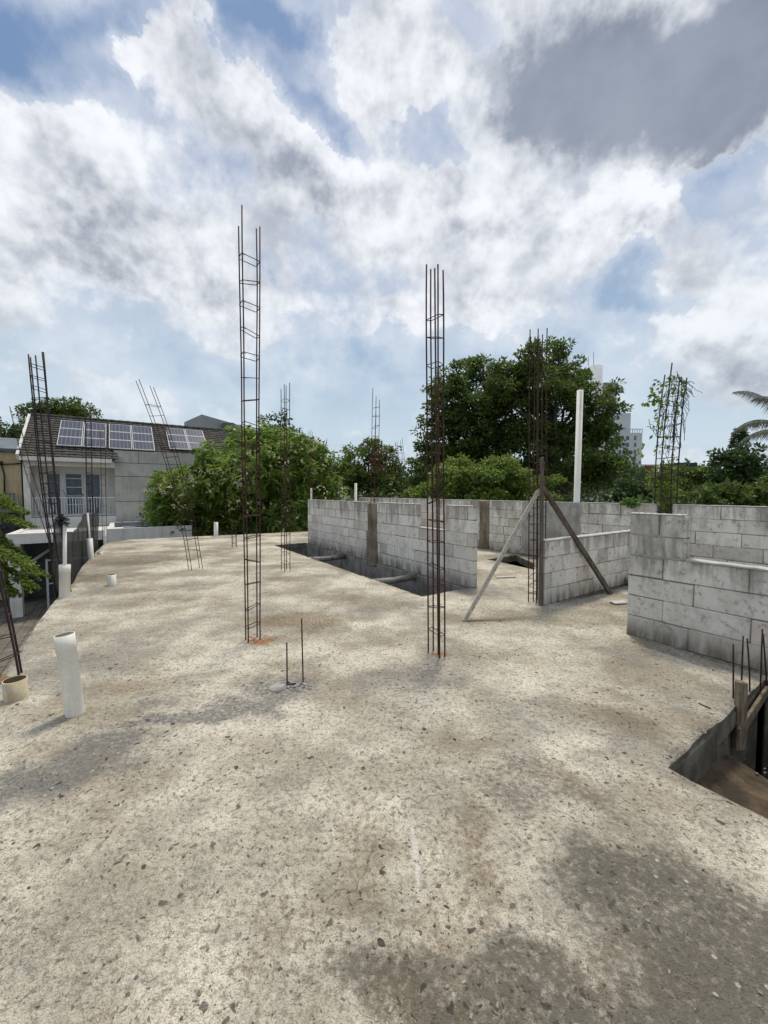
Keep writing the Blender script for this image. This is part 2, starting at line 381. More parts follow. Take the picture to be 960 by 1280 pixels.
def build_slab():
    pts = []; edges = []
    def ring(poly, step, jit):
        s = len(pts); n = len(poly)
        for i in range(n):
            a, b = poly[i], poly[(i+1) % n]; L = (b-a).length; k = max(1, int(L/step))
            dd = (b-a).normalized(); nn = Vector((-dd.y, dd.x, 0))
            for j in range(k):
                p = a.lerp(b, j/k)
                if j: p = p + nn*(noise.noise(Vector((p.x*3, p.y*3, 1)))*jit*2.2 + random.uniform(-jit, jit)*.6) + dd*random.uniform(-.2, .2)*step
                pts.append(p.xy)
        e = len(pts); edges.extend((i, i+1 if i+1 < e else s) for i in range(s, e))
    ring(EDGE, .12, .012); [ring(h, .05, .006) for h in HOLES]
    y = -3.2
    while y < 20:
        st = .09 if -.5 < y < 4 else .16
        x = -9.5
        while x < 13:
            p = Vector((x+random.uniform(-.3,.3)*st, y+random.uniform(-.3,.3)*st, 0))
            if inpoly(p, EDGE): pts.append(p.xy)
            x += st
        y += st
    vs, es, fs, *_ = geometry.delaunay_2d_cdt(pts, edges, [], 0, 1e-5)
    faces = []
    for f in fs:
        c = Vector((sum(vs[i].x for i in f)/len(f), sum(vs[i].y for i in f)/len(f), 0))
        if inpoly(c, EDGE) and not any(inpoly(c, h) for h in HOLES): faces.append(tuple(f))
    mb = MB(); T = .14
    mb.add([(v.x, v.y, zs(v.x, v.y)) for v in vs], faces, True)
    n = len(vs)
    cnt = {}
    for f in faces:
        for i in range(len(f)):
            a, b = f[i], f[(i+1) % len(f)]; kk = (min(a, b), max(a, b))
            cnt[kk] = None if kk in cnt else (a, b)
    mb.v += [(v.x, v.y, -T) for v in vs]
    for e in cnt.values():
        if e: mb.f.append((e[1], e[0], e[0]+n, e[1]+n)); mb.s.append(False)
    for f in faces: mb.f.append(tuple(i+n for i in reversed(f))); mb.s.append(False)
    o = mb.build('roof_slab', m_slab); o.data.materials.append(m_edge); nf = len(faces)
    o.data.polygons.foreach_set('material_index', [0]*nf + [1]*(len(o.data.polygons)-nf)); return o
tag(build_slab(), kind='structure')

# what carries the slab: unseen walls of the storey below, closed all round to keep light out
sm = MB()
ins = [Vector((.3,-2.9,0)), Vector((-.3,-.3,0)), G(17.5,825)+V*.35, G(92.5,727)+V*.4, G(132,679)+V*.5-U*.3, G(384,664.5)-U*.3-V*.1,
       W2A+U*6.1, W2A+U*6.1+V*.8, W2A-U*13.6+V*.8, W2A-U*13.6-V*5.6]
for i in range(len(ins)):
    a, b = ins[i], ins[(i+1) % len(ins)]
    a = Vector((a.x, a.y, (GROUND-.15)/2)); b = Vector((b.x, b.y, (GROUND-.15)/2))
    sm.seg(a, b, .15, abs(GROUND)-.15)
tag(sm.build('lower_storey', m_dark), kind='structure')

# ---- light well along the block wall: downstand beams and cross beams
tm = MB()
def beam(a, b, w, z0, z1, mb=tm):
    a = Vector((a.x, a.y, (z0+z1)/2)); b = Vector((b.x, b.y, (z0+z1)/2)); mb.seg(a, b, w, z1-z0, bev=.012, jit=.004)
beam(TB+V*(TW+.07), TB+V*(TW+.07)+U*TL, .12, -.52, -.145)
beam(TB+V*(-.07), TB-V*.07+U*TL, .12, -.42, -.145)
beam(TB-U*.07-V*.1, TB-U*.07+V*(TW+.1), .12, -.42, -.145)
beam(TB+U*(TL+.07)-V*.1, TB+U*(TL+.07)+V*(TW+.1), .12, -.42, -.145)
# inner facing that reads as the wall's grey foot
beam(TB+V*(TW+.006)+U*.02, TB+V*(TW+.006)+U*(TL-.02), .03, -.50, -.02)
for px, py in ((465, 724), (391, 696)):
    g_ = G(px, py); t = (g_-TB).dot(U); c_ = TB + U*t
    a = c_ + V*.0 - V*.03; b = c_ + V*(TW-.012)
    tm.tube([a+ZV*-.055, a.lerp(b, .5)+ZV*-.075, b+ZV*-.06], [.062, .055, .065], 12)
tag(tm.build('downstand_beams', simple('stained_beam_concrete', (.34, .33, .30), (.17, .165, .15), 2.5, .9, streak=.8, c3=(.03, .03, .026), bs_=.6, bd=.01)), kind='structure')
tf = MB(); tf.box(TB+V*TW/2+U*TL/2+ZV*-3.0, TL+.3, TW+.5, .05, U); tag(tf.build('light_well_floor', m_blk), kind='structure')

# ---- stair opening: shuttering faces, landing covered with silt, steps going down into the dark
pm = MB(); LW = .93
def side(a, b, z0, z1, off, w=.05, mb=pm):
    n_ = Vector(((b-a).y, -(b-a).x, 0)).normalized()*off
    beam(a+n_, b+n_, w, z0, z1, mb)
side(K+V*.0, K+V*LW, -.42, -.03, -.022); side(K+V*(LW+.02), K+V*PITL, -.16, -.03, -.022); side(K-U*PITW, K, -.42, -.145, -.03)
side(K+V*LW, K+V*PITL, -3.1, -.17, -.05); side(K+V*PITL, K+V*PITL-U*PITW, -3.1, -.145, -.04)
side(K-U*PITW+V*PITL, K-U*PITW, -3.1, -.145, -.04)
tag(pm.build('stair_opening', m_pit), kind='structure')
lm = MB(); N_ = 22; vs = []; fs = []
for i in range(N_+1):
    for j in range(N_+1):
        p = K + V*(LW*i/N_) - U*(PITW*j/N_); e = (1-j/N_)**3*.02 + ((i/N_)**6)*(-.02)
        vs.append((p.x, p.y, -.32 + noise.noise(p*4)*.03 + noise.noise(p*14)*.012 + e + .05*math.exp(-i*.8)+.05*math.exp(-j*.8)))
for i in range(N_):
    for j in range(N_):
        a = i*(N_+1)+j; fs.append((a, a+1, a+N_+2, a+N_+1))
lm.add(vs, fs, True); lm.box(K+V*(LW/2)-U*(PITW/2)+ZV*-.46, PITW, LW-.02, .14, U)
tag(lm.build('stair_landing', m_dirt), kind='structure')
st = MB()
for k in range(4): st.box(K+V*(LW+.14+k*.25)-U*(PITW/2)+ZV*(-1.0-k*.19-.4), PITW, .25, 1.0, U)
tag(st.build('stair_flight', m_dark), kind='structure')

# low ridges of cement left on the slab
def ridge(p, q_, w, h, n=40):
    mb = MB(); a, b = G(*p), G(*q_); dd = (b-a).normalized(); nn = Vector((-dd.y, dd.x, 0)); vs = []; fs = []
    for i in range(n+1):
        t = i/n; c_ = a.lerp(b, t) + nn*noise.noise(Vector((t*6, w*50, 0)))*w*.8
        ww = w*(.55+.5*noise.noise(Vector((t*14, 3, 0))))*min(1, 6*t+.15, 6*(1-t)+.15); hh = h*(.7+.6*noise.noise(Vector((t*20, 8, 0))))*min(1, 6*t+.2, 6*(1-t)+.2)
        for s, z in ((-1, -.012), (-.45, hh), (.4, hh*.9), (1, -.012)):
            p_ = c_ + nn*ww*s; vs.append((p_.x, p_.y, zs(p_.x, p_.y)+z))
        if i:
            k_ = (i-1)*4
            for j in range(3): fs.append((k_+j, k_+j+1, k_+j+5, k_+j+4))
    mb.add(vs, fs, True); return mb
rd = MB()
for a_ in (((600,820),(716,876),.022,.006), ((786,800),(905,842),.05,.012), ((640,664),(700,735),.02,.006)):
    r_ = ridge(*a_); rd.add(r_.v, r_.f, True)
tag(rd.build('cement_ridges', m_slab), kind='structure')

# loose grit on the slab
gmb = MB(); rr = random.Random(77)
for i in range(420):
    if i < 250: p = G(rr.uniform(-20, 980), 900 + 380*rr.random()**.8)
    else: p = G(rr.uniform(60, 900), rr.uniform(720, 900))
    if inpoly(p, PIT) or inpoly(p, TR) or not inpoly(p, EDGE) or (p-G(782.5,792)).dot(V) > -.05 and (p-G(782.5,792)).dot(U) < 0: continue
    s_ = rr.choice((.003, .003, .004, .004, .005, .007)); p.z = zs(p.x, p.y) + s_*.3
    gmb.box(p, s_*rr.uniform(1, 1.8), s_, s_*.7, (rr.uniform(-1, 1), rr.uniform(-1, 1), rr.uniform(-.3, .3)), jit=s_*.2)
def grit_mat():
    m, nt, bs, out = newmat('grit'); r = nt.nodes.new('ShaderNodeNewGeometry').outputs['Random Per Island']
    nt.links.new(MIX(nt, r, (.07, .062, .05), (.34, .31, .26)), bs.inputs['Base Color']); bs.inputs['Roughness'].default_value = .95; return m
tag(gmb.build('grit', grit_mat()), kind='stuff')
# ================================================================ aerated-concrete block walls
def block_mat(za=.70, zb=1.24, gr=1.0):
    m, nt, bs, out = newmat('aerated_blocks'); P = OBJ(nt)
    rnd = nt.nodes.new('ShaderNodeNewGeometry').outputs['Random Per Island']
    r2 = M_(nt, 'FRACT', M_(nt, 'MULTIPLY', rnd, 17.3))
    c = MIX(nt, rnd, (.62, .595, .545), (.78, .755, .70))
    c = MIX(nt, MR(nt, r2, .84, .90, 0, .6), c, (.50, .42, .36))
    c = MIX(nt, MR(nt, r2, .10, .05, 0, .5), c, (.30, .29, .27))
    c = MIX(nt, MR(nt, NZ(nt, P, 3.0, 6, .7), .46-.06*gr, .66, 0, .35+.2*gr), c, (.37, .345, .29))
    c = MIX(nt, MR(nt, NZ(nt, P, 14, 5, .7), .52, .66, 0, .35+.25*gr), c, (.22, .20, .155))
    sp = NZ(nt, P, 60, 4, .7); c = MIX(nt, MR(nt, sp, .6, .7, 0, .5), c, (.25, .24, .22))
    z = nd(nt, 'ShaderNodeSeparateXYZ', {0: P}).outputs[2]
    # rain-washed dirt hanging from the wall heads, and splash dirt at the foot
    st = NZ(nt, VM(nt, 'MULTIPLY', P, (5.5, 5.5, .8)), 1.6, 7, .65)
    top = MR(nt, z, za, zb)
    c = MIX(nt, M_(nt, 'MULTIPLY', MR(nt, M_(nt, 'ADD', st, M_(nt, 'MULTIPLY', top, .17)), .55, .76, 0, .72), MR(nt, z, .25, .9, .35, 1)), c, (.17, .16, .135))
    c = MIX(nt, M_(nt, 'MULTIPLY', MR(nt, z, .26, .0), MR(nt, st, .34, .6, .25, .95)), c, (.15, .135, .105))
    nt.links.new(c, bs.inputs['Base Color']); bs.inputs['Roughness'].default_value = .95; bs.inputs['Specular IOR Level'].default_value = .15
    bump(nt, bs, M_(nt, 'ADD', NZ(nt, P, 45, 8, .75), M_(nt, 'MULTIPLY', NZ(nt, P, 7, 5, .6), .6)), .6, .008); return m
m_block = block_mat(gr=.3); m_block_low = block_mat(.42, .80); m_block_old = block_mat()
m_joint = simple('dark_mortar', (.24, .23, .21), (.14, .135, .12), 8, .95, bs_=.6, bd=.006)
m_col = simple('stained_column_concrete', (.30, .26, .20), (.15, .12, .085), 3, .95, streak=.8, c3=(.055, .045, .03), bs_=.8, bd=.012)
m_rend = simple('rough_grey_render', (.50, .485, .45), (.33, .32, .295), 5, .95, streak=.5, c3=(.17, .165, .15), bs_=1.0, bd=.02)
CH = .205
def block_wall(o, dirv, L, courses, lens=(.6, .6, .42, .3, .2), th=.10, seed=1, side_=1, gaps=()):
    """courses(s) -> number of courses at distance s along the wall; th grows to the far side"""
    rr = random.Random(seed); mb = MB(); jm = MB()
    nrm = Vector((-dirv.y, dirv.x, 0))*side_; maxc = max(courses(L*i/200) for i in range(201))
    for r in range(maxc):
        # spans where this course exists
        spans = []; s = 0; cur = None
        for i in range(401):
            x = L*i/400
            ok = courses(x) > r and not any(a <= x <= b for a, b in gaps)
            if ok and cur is None: cur = x
            if not ok and cur is not None: spans.append((cur, x)); cur = None
        if cur is not None: spans.append((cur, L))
        for a, b in spans:
            jm.box(o + dirv*((a+b)/2) + nrm*th/2 + ZV*(CH*r+CH/2+.001), b-a-.012, th-.016, CH, dirv)
            x = a; first = True
            while x < b-.02:
                l = rr.choice(lens)*rr.uniform(.95, 1.03)
                if first: l *= (.55 if r % 2 else 1.0)*rr.uniform(.85, 1.0); first = False
                l = min(l, b-x)
                if b-x-l < .09: l = b-x
                g_ = rr.choice((.004, .006, .009))
                mb.box(o + dirv*(x+l/2) + nrm*(th/2+rr.uniform(-.0025, .0025)) + ZV*(CH*r+CH/2+rr.uniform(-.002, .002)), max(l-g_, .02), th, CH-g_, dirv, jit=.0035, bev=.007)
                x += l
    return mb, jm
def ragged_cap(a, b, w, h, z, mb=None, n=30):
    mb = mb or MB(); dd = (b-a); L = dd.length; dd.normalize(); nn = Vector((-dd.y, dd.x, 0)); vs = []; fs = []
    for i in range(n+1):
        c_ = a + dd*L*i/n
        ww = w/2*(1+.12*noise.noise(Vector((i*.7, L, z)))); hh = h*(1+.5*noise.noise(Vector((i*.9, 5, L))))
        for s, zz_ in ((-1, 0), (-1, hh*.7), (-.6, hh), (.6, hh), (1, hh*.7), (1, 0)): vs.append(tuple(c_ + nn*ww*s + ZV*(z+zz_)))
        if i:
            k_ = (i-1)*6
            for j in range(5): fs.append((k_+j, k_+j+1, k_+j+7, k_+j+6))
    fs += [tuple(range(6)), tuple(reversed(range(n*6, n*6+6)))]
    return mb.add(vs, fs)

# -- wall beside the light well -------------------------------------------------
W1 = TB + V*(TW+.012); L1 = (G(385.5, 679) - W1).dot(U)
def s1(px):                                         # pixel column -> distance along the wall
    d = ray(px, 640); n_ = V; t = (W1-CAM).dot(n_)/d.dot(n_); return (CAM + d*t - W1).dot(U)
E1 = s1(592)                                        # near end of the wall
W1 = W1 + U*E1; W1.z = 0
def s1w(px): return s1(px) - E1
na, nb = s1w(560), s1w(524); ca, cb = s1w(472.5), s1w(461.5); LW1 = s1w(385.5)
w1 = thing('block_wall', W1, 'free-standing pale block wall behind the long dark light well, with a notch in its top', 'wall')
mb, jm = block_wall(W1, U, LW1, lambda s: 4 if na < s < nb else 6, lens=(.6, .45, .42, .3, .25), seed=3, side_=-1, gaps=((ca, cb),))
mb.build('blockwork', m_block, w1); jm.build('mortar', m_joint, w1)
cm = MB(); cc = W1 + U*(ca+cb)/2 + V*.05
cm.box(cc+ZV*.60, cb-ca+.02, .125, 1.24, U, jit=.01, bev=.02); cm.box(cc+ZV*.25-V*.02, cb-ca+.06, .125, .75, U, jit=.015, bev=.03)
cm.build('column', m_col, w1)
sl_ = ragged_cap(W1+U*(na-.01)+V*.05, W1+U*(nb+.01)+V*.05, .12, .014, 4*CH); sl_.build('notch_sill', m_mort, w1)
cp = ragged_cap(W1+U*.02+V*.05, W1+U*(na-.02)+V*.05, .11, .012, 6*CH); ragged_cap(W1+U*(nb+.02)+V*.05, W1+U*(ca-.02)+V*.05, .105, .010, 6*CH, cp); ragged_cap(W1+U*(cb+.02)+V*.05, W1+U*(LW1-.02)+V*.05, .105, .010, 6*CH, cp)
cp.build('mortar_cap', m_mort, w1)

# -- back parapet, two lengths either side of the vine-covered column ---------------
def s2(px): d = ray(px, 640); t = (W2A-CAM).dot(V)/d.dot(V); return (CAM + d*t - W2A).dot(U)
def parapet(pa, pb, label, seed, extra=None):
    a, b = (s2(pa) if not isinstance(pa, tuple) else pa[0]), (s2(pb) if not isinstance(pb, tuple) else pb[0])
    o = W2A + U*a; w = thing('parapet_wall', o, label, 'wall')
    gp = [(x-a, y-a) for x, y in (extra or [])]
    mb, jm = block_wall(o, U, b-a, lambda s: 6, lens=(.6, .6, .6, .45, .3), seed=seed, side_=-1, gaps=gp)
    mb.build('blockwork', m_block_old, w); jm.build('mortar', m_joint, w)
    cp = ragged_cap(o+V*.05+U*.01, o+V*.05+U*(b-a-.01), .105, .012, 6*CH, n=60); cp.build('mortar_cap', m_mort, w)
    for x, y in gp:
        c = MB(); c.box(o+U*(x+y)/2+V*.05+ZV*.61, y-x+.01, .14, 1.25, U, jit=.012, bev=.02); c.build('column', m_col, w)
    return w, o, a, b
pw, po, pa_, pb_ = parapet(820, (6.4,), 'long back parapet of blocks running behind the free-standing wall and the wood props', 11, [(s2(612), s2(600))])
rn = MB()                                            # rough render patch behind the props
ra, rb = s2(727), s2(652)
nx, nz = 40, 24; vs = []; fs = []
for i in range(nx+1):
    for j in range(nz+1):
        t = i/nx; z = .03 + 1.19*j/nz; e = min(i, nx-i)/nx*2; dep = .004 + .010*min(1, e*5) + .007*noise.noise(Vector((t*16, z*14, 2)))
        sx = ra + (rb-ra)*t + (.06*noise.noise(Vector((z*5, 7 if i < nx/2 else 1, 0))) if i in (0, nx) else 0)
        p = W2A + U*sx - V*(dep if 0 < i < nx else -.002); vs.append((p.x, p.y, z))
for i in range(nx):
    for j in range(nz): a = i*(nz+1)+j; fs.append((a, a+1, a+nz+2, a+nz+1))
rn.add(vs, fs, True); rn.build('render_patch', m_rend, pw)
vw, vo_, va_, vb_ = parapet((-9.5,), 840, 'back parapet length at the right, behind the big low block wall', 23)
cl = MB(); cc = W2A + U*s2(830) + V*.07
cl.box(cc+ZV*.46, abs(s2(820)-s2(840))*.98, .13, .92, U, jit=.01, bev=.02)
tag(cl.build('concrete_column', m_col, origin=cc), 'short stained concrete column in the gap between the two back parapets', 'column')

# -- low cross wall beside the propped rebar ------------------------------------
W4 = G(680, 757); w4 = thing('partition_wall', W4, 'low four-course block wall behind the dark leaning wood prop', 'wall')
mb, jm = block_wall(W4, V, 3.0, lambda s: 4, seed=31, side_=1); mb.build('blockwork', m_block_low, w4); jm.build('mortar', m_joint, w4)
ragged_cap(W4+U*.05+V*.0, W4+U*.05+V*3.0, .115, .02, 4*CH).build('mortar_cap', m_mort, w4)

# -- big wall at the right --------------------------------------------------------
W5 = G(782.5, 792); 
def s5(px): d = ray(px, 640); t = (W5-CAM).dot(V)/d.dot(V); return (CAM + d*t - W5).dot(-U)
pier = s5(858)
w5 = thing('garden_wall', W5, 'big pale block wall at the right, tall at one end and stepping down to four courses', 'wall')
mb, jm = block_wall(W5, -U, 4.6, lambda s: 6 if s < pier else 4, lens=(.62, .6, .6, .58), seed=42, side_=1); mb.build('blockwork', m_block_low, w5); jm.build('mortar', m_joint, w5)
ragged_cap(W5-U*.01+V*.05, W5-U*(pier-.01)+V*.05, .105, .014, 6*CH).build('mortar_cap', m_mort, w5)
c5 = ragged_cap(W5-U*(pier+.01)+V*.05, W5-U*4.58+V*.05, .125, .020, 4*CH, n=60); c5.build('mortar_cap', m_mort, w5)
sm5 = MB()                                           # squeezed-out mortar between the upper courses
for r, x0, x1 in ((4, .04, pier-.02), (5, .02, pier-.03)):
    vs = []; fs = []; n = 46
    for i in range(n+1):
        x = x0+(x1-x0)*i/n; e = min(1, i/4, (n-i)/4); a = .006*e*(1+noise.noise(Vector((x*22, r, 0)))*1.2); b = (.012+.022*noise.noise(Vector((x*13, r, 5))))*e+.003
        for dz, dn in ((b, .001), (0, -a-.003), (-b*1.1, .001)): vs.append(tuple(W5 - U*x + V*dn + ZV*(CH*r + dz)))
        if i: k_ = (i-1)*3; fs += [(k_, k_+1, k_+4, k_+3), (k_+1, k_+2, k_+5, k_+4)]
    sm5.add(vs, fs, True)
sm5.build('squeezed_mortar', simple('grey_mortar_smear', (.42,.42,.40), (.30,.30,.285), 10, .95, bs_=.9, bd=.01), w5)

# cement rubble and loose bits
def rubble(name, c, n, rx, ry, smin, smax, label, cat, mat=None, group=None, parts=False):
    mb = MB(); rr = random.Random(n*7+int(c.x*100))
    for i in range(n):
        a = rr.uniform(0, 6.28); r = rr.random()**.6; s = rr.uniform(smin, smax)
        p = c + Vector((math.cos(a)*rx*r, math.sin(a)*ry*r, 0)); p.z = zs(p.x, p.y) + s*.16 + c.z
        ax = Vector((rr.uniform(-1,1), rr.uniform(-1,1), rr.uniform(-.25,.25)))
        mb.box(p, s*rr.uniform(.8,1.5), s*rr.uniform(.6,1), s*rr.uniform(.3,.6), ax, jit=s*.16, bev=s*.1)
    return tag(mb.build(name, mat or m_rub, origin=c), label, cat, group)
rubble('cement_rubble', G(370, 858), 34, .14, .09, .008, .034, 'crumbled cement chips around the two short starter bars', 'rubble')
rubble('cement_rubble', G(768, 724), 34, .36, .16, .03, .11, 'rubble heap between the low cross wall and the tall end of the big wall', 'rubble', m_conc)
rubble('cement_rubble', G(855, 818), 26, .75, .05, .008, .022, 'thin line of crumbs along the foot of the big right wall', 'rubble', m_mort)
rubble('cement_rubble', G(941, 962, -.315), 9, .14, .10, .008, .02, 'small chips lying on the brown landing inside the stair opening', 'rubble', m_conc)
for o_ in bpy.data.objects:
    if o_.name.startswith('cement_rubble') and 'landing' in o_.get('label', ''): o_.location.z -= .0
b_ = MB(); a1, a2 = G(748, 716), D(790, 716, G(772, 730).y)
a1 = G(742,711)+ZV*.28; a2 = G(795, 735)+ZV*.06
b_.seg(a1, a2, .09, .03, jit=.006, bev=.006); tag(b_.build('loose_board', simple('grey_board', (.42,.38,.32), (.27,.24,.2), 6, .9), origin=a2), 'pale grey board lying aslant on the rubble beside the low cross wall', 'board')
for i, (px, py, w, lb) in enumerate(((632, 722, .33, 'flat pale tile piece on the floor right of the free-standing wall'), (846, 0, 0, ''), (852, 0, 0, ''))):
    if not w: continue
    b_ = MB(); b_.box(G(px, py)+ZV*.013, w, .1, .02, (1, .1, 0), jit=.006, bev=.003); tag(b_.build('tile_piece', m_mort, origin=G(px, py)), lb, 'tile')
b_ = MB(); b_.box(G(774, 754)+ZV*.012, .2, .1, .02, (1, .15, 0), jit=.006, bev=.003); tag(b_.build('tile_piece', m_mort, origin=G(774, 754)), 'flat pale tile piece by the foot of the dark leaning wood prop', 'tile')
# round cement lump
cl = MB(); c_ = G(347, 860); 
cl.tube([c_+ZV*-.01, c_+ZV*.004, c_+ZV*.010, c_+ZV*.013], [.066, .064, .058, .045], 18); tag(cl.build('cement_plug', m_rub, origin=c_), 'round grey cement plug on the slab left of the two short starter bars', 'cement plug')
# ================================================================ rebar, props, pipes
def rust_mat(name, c1, c2):
    m, nt, bs, out = newmat(name); P = OBJ(nt)
    c = MIX(nt, MR(nt, NZ(nt, P, 9, 6, .6), .4, .62), c1, c2); c = MIX(nt, MR(nt, NZ(nt, P, 90, 4, .7), .55, .7, 0, .5), c, (.10, .038, .017))
    nt.links.new(c, bs.inputs['Base Color']); bs.inputs['Roughness'].default_value = .8; bs.inputs['Metallic'].default_value = .25
    bump(nt, bs, NZ(nt, P, 160, 3, .6), .5, .002); return m
m_rebar = rust_mat('rusty_rebar', (.030, .014, .011), (.085, .034, .018))
m_rebar2 = rust_mat('dark_rebar', (.03, .022, .022), (.055, .03, .028))
m_pvc = simple('white_pvc', (.84, .82, .75), (.76, .73, .65), 5, .45, bs_=.05, bd=.002, streak=.3, c3=(.42, .38, .30), spec=.5)
m_pvc_y = simple('yellowed_pvc', (.62, .55, .40), (.46, .38, .24), 9, .5, bs_=.05, bd=.002, streak=.5, c3=(.30, .20, .09), spec=.5)

def cage(label, base, top, long_, short_, axis, nst, r=.0062, rs=.0038, long1=None, short1=None, tops=(0, 0, 0, 0), bow=0.0, z_first=.12, z_last=None, mid=0, group='rebar column cages on the roof slab', mat=None, sub=True, wob=.006, seg=6, kind='rebar_cage'):
    rr = random.Random(hash(label) % 9999 if False else sum(map(ord, label)))
    a = Vector(base); b = Vector(top); ax = Vector(axis).normalized(); bx = ZV.cross(ax)
    long1 = long1 or long_; short1 = short1 or short_; mat = mat or m_rebar
    root = thing(kind, a, label, 'rebar', group); Lz = (b-a).length
    def ctr(t): return a.lerp(b, t) + (Vector((1, 0, 0))*bow*math.sin(math.pi*t))
    def corner(i, t, k=1.0):
        L = (long_ + (long1-long_)*t)/2*k; S_ = (short_ + (short1-short_)*t)/2*k
        s = ((-1,-1),(1,-1),(1,1),(-1,1))[i]; return ctr(t) + ax*s[0]*L + bx*s[1]*S_
    ts = (tops + (0,)*4)[:4]; ph = [rr.uniform(0, 9) for _ in range(8)]
    def path(i, e):
        pts = []
        for k in range(15):
            t = k/14*(1 + e/Lz)
            p = corner(i, min(t, 1.2)); pts.append(p + Vector((noise.noise(Vector((t*3, ph[i], 0))), noise.noise(Vector((t*3, ph[i], 5))), 0))*wob*(.3+t*2))
        pts[0] -= ZV*.03
        return pts
    for i in range(4): MB().tube(path(i, ts[i]), r, seg).build('vertical_bar', mat, root)
    for m in range(mid):
        s = 1 if m % 2 else -1
        MB().tube([ctr(t)+bx*s*(short_+(short1-short_)*t)/2*1.0 + ax*.01*m for t in [k/8 for k in range(9)]], r, seg).build('vertical_bar', mat, root)
    z_last = z_last or Lz*.9
    for k in range(nst):
        t = (z_first + (z_last-z_first)*k/max(1, nst-1) + rr.uniform(-.02, .02))/Lz
        tl = [rr.uniform(-.02, .02)]; tilt = rr.uniform(-.03, .03); tilt2 = rr.uniform(-.012, .012)
        kx = 1 + (2*(r+rs))/max(.05, long_)*.9
        pts = []
        for i in range(4):
            p = corner(i, t, 1.06); sgn = ((-1,-1),(1,-1),(1,1),(-1,1))[i]; pts.append(p + ZV*(sgn[0]*tilt + sgn[1]*tilt2))
        # rounded corners + hook
        ring = []
        for i in range(4):
            p0, p1, p2 = pts[i-1], pts[i], pts[(i+1) % 4]
            ring += [p1.lerp(p0, min(.3, .012/(p1-p0).length)), p1.lerp(p2, min(.3, .012/(p1-p2).length))]
        mb = MB(); mb.tube(ring, rs, 5, closed=True)
        mb.tube([pts[0], pts[0] + (ctr(t)-pts[0]).normalized()*.035 + ZV*rr.uniform(-.01, .01)], rs*.8, 4)
        mb.build('stirrup', mat, root)
    return root
def base_Y(px, py): return G(px, py).y
def up(bx, by, tx, ty, dy=0.0):
    b = G(bx, by); return b, D(tx, ty, b.y+dy)

b, t = up(316, 800, 311, 282)
cage('tallest rebar cage, narrow as a ladder, behind the pair of thin starter bars', b, t, .115, .075, V*1+U*.08, 17, long1=.165, short1=.09, tops=(.12, .0, .03, -.02), z_first=.13, z_last=3.62, wob=.009)
b, t = up(545.5, 818, 543, 345)
cage('tall rusty rebar cage right of centre with four well-spaced bars and an orange rust stain', b, t, .152, .060, U, 15, r=.0072, tops=(.02, .10, .12, .05), z_first=.22, z_last=2.95, wob=.006)
MB().tube([G(548, 818)-ZV*.02, G(548,818)+ZV*3.35+Vector((-.055,0,0))], .008, 6).build('vertical_bar', m_rebar, bpy.data.objects[-1] if False else [o for o in bpy.data.objects if o.get('label','').startswith('tall rusty rebar cage right')][0])
b, t = up(357, 714, 356.5, 482)
cage('slim rebar cage left of the light well, before the flowering tree', b, t, .18, .10, U, 18, r=.0065, tops=(.04, .03, -.05, .0), z_first=.15, z_last=3.1)
b, t = up(671, 752, 673, 420)
cage('dense rebar cage held up by two leaning wood props', b, t, .19, .12, V, 17, r=.0068, tops=(.05, .1, -.06, .08), mid=2, z_first=.12, z_last=1.95)
cb_ = W1 + U*(ca+cb)/2 + V*.05 + ZV*1.20
cage('rebar cage rising from the stained column of the free-standing block wall', cb_, D(470, 500, cb_.y), .13, .09, U, 11, r=.0065, tops=(.0, .0, .25, .05), z_first=.08, z_last=2.0)
b, t = up(245, 712, 181, 480, -.1)
cage('bent rebar cage leaning left across the solar panels', b, t, .20, .12, V+U*.3, 16, r=.0058, tops=(.06, -.05, 0, .05), bow=.12, z_first=.2, z_last=3.1)
b, t = up(80, 742, 45.5, 446)
cage('thick dark rebar cage leaning left above the slab edge by the net', b, t, .15, .14, V, 22, r=.0085, rs=.005, tops=(.0, .06, .10, .0), bow=-.03, z_first=.1, z_last=3.2, mat=m_rebar2, mid=1)
b, t = up(113.5, 697, 110, 514)
cage('upright rebar cage behind the dark shade net, in front of the balcony window', b, t, .10, .09, V, 14, r=.009, tops=(.05, 0, .1, 0), z_first=.2, z_last=2.9, mat=m_rebar2)
b, t = up(131, 680, 128, 534)
cage('faint slim rebar cage near the far slab corner by the grey house wall', b, t, .10, .08, V, 10, r=.005, rs=.003, z_first=.2, z_last=2.8)
b, t = up(293, 684, 292.5, 652)
cage('stumpy knee-high rebar cage at the far slab edge under the flowering tree', b, t, .10, .09, V, 4, r=.006, tops=(.05, 0, .02, .08), z_first=.1, z_last=.7)
b = G(389, 668); t = D(388, 540, b.y)
cage('thin rebar cage behind the left end of the free-standing wall', b, t, .12, .10, U, 9, r=.006, tops=(.0, .1, .05, 0), z_first=1.2, z_last=3.1)
b = W2A + U*s2(498.5) + V*.45; b.z = 0; t = D(498.5, 552, b.y)
cage('faint distant rebar cage seen between the round tree and the big trees', b, t, .22, .12, V, 9, r=.007, tops=(.0, .12, .05, 0), z_first=1.2, z_last=3.0)
b, t = G(12, 846), D(-62, 470, G(12, 846).y-.1)
cage('rebar cage leaning outward over the slab edge beside the yellowed pipe stump', b, t, .13, .09, V, 9, r=.0078, long1=.10, short1=.06, mat=m_rebar2, z_first=.14, z_last=1.6)
b = Vector(D(64, 672, 13.1)); b.z = -.09; t = D(17, 512, 13.1)
cage('thin slanting rebar cage beyond the net, in front of the white gable edge', b, t, .16, .10, V, 10, r=.006, rs=.004, bow=-.1, tops=(.1, 0, 0, .1), z_first=2.2, z_last=4.1, group='rebar column cages on the roof slab')
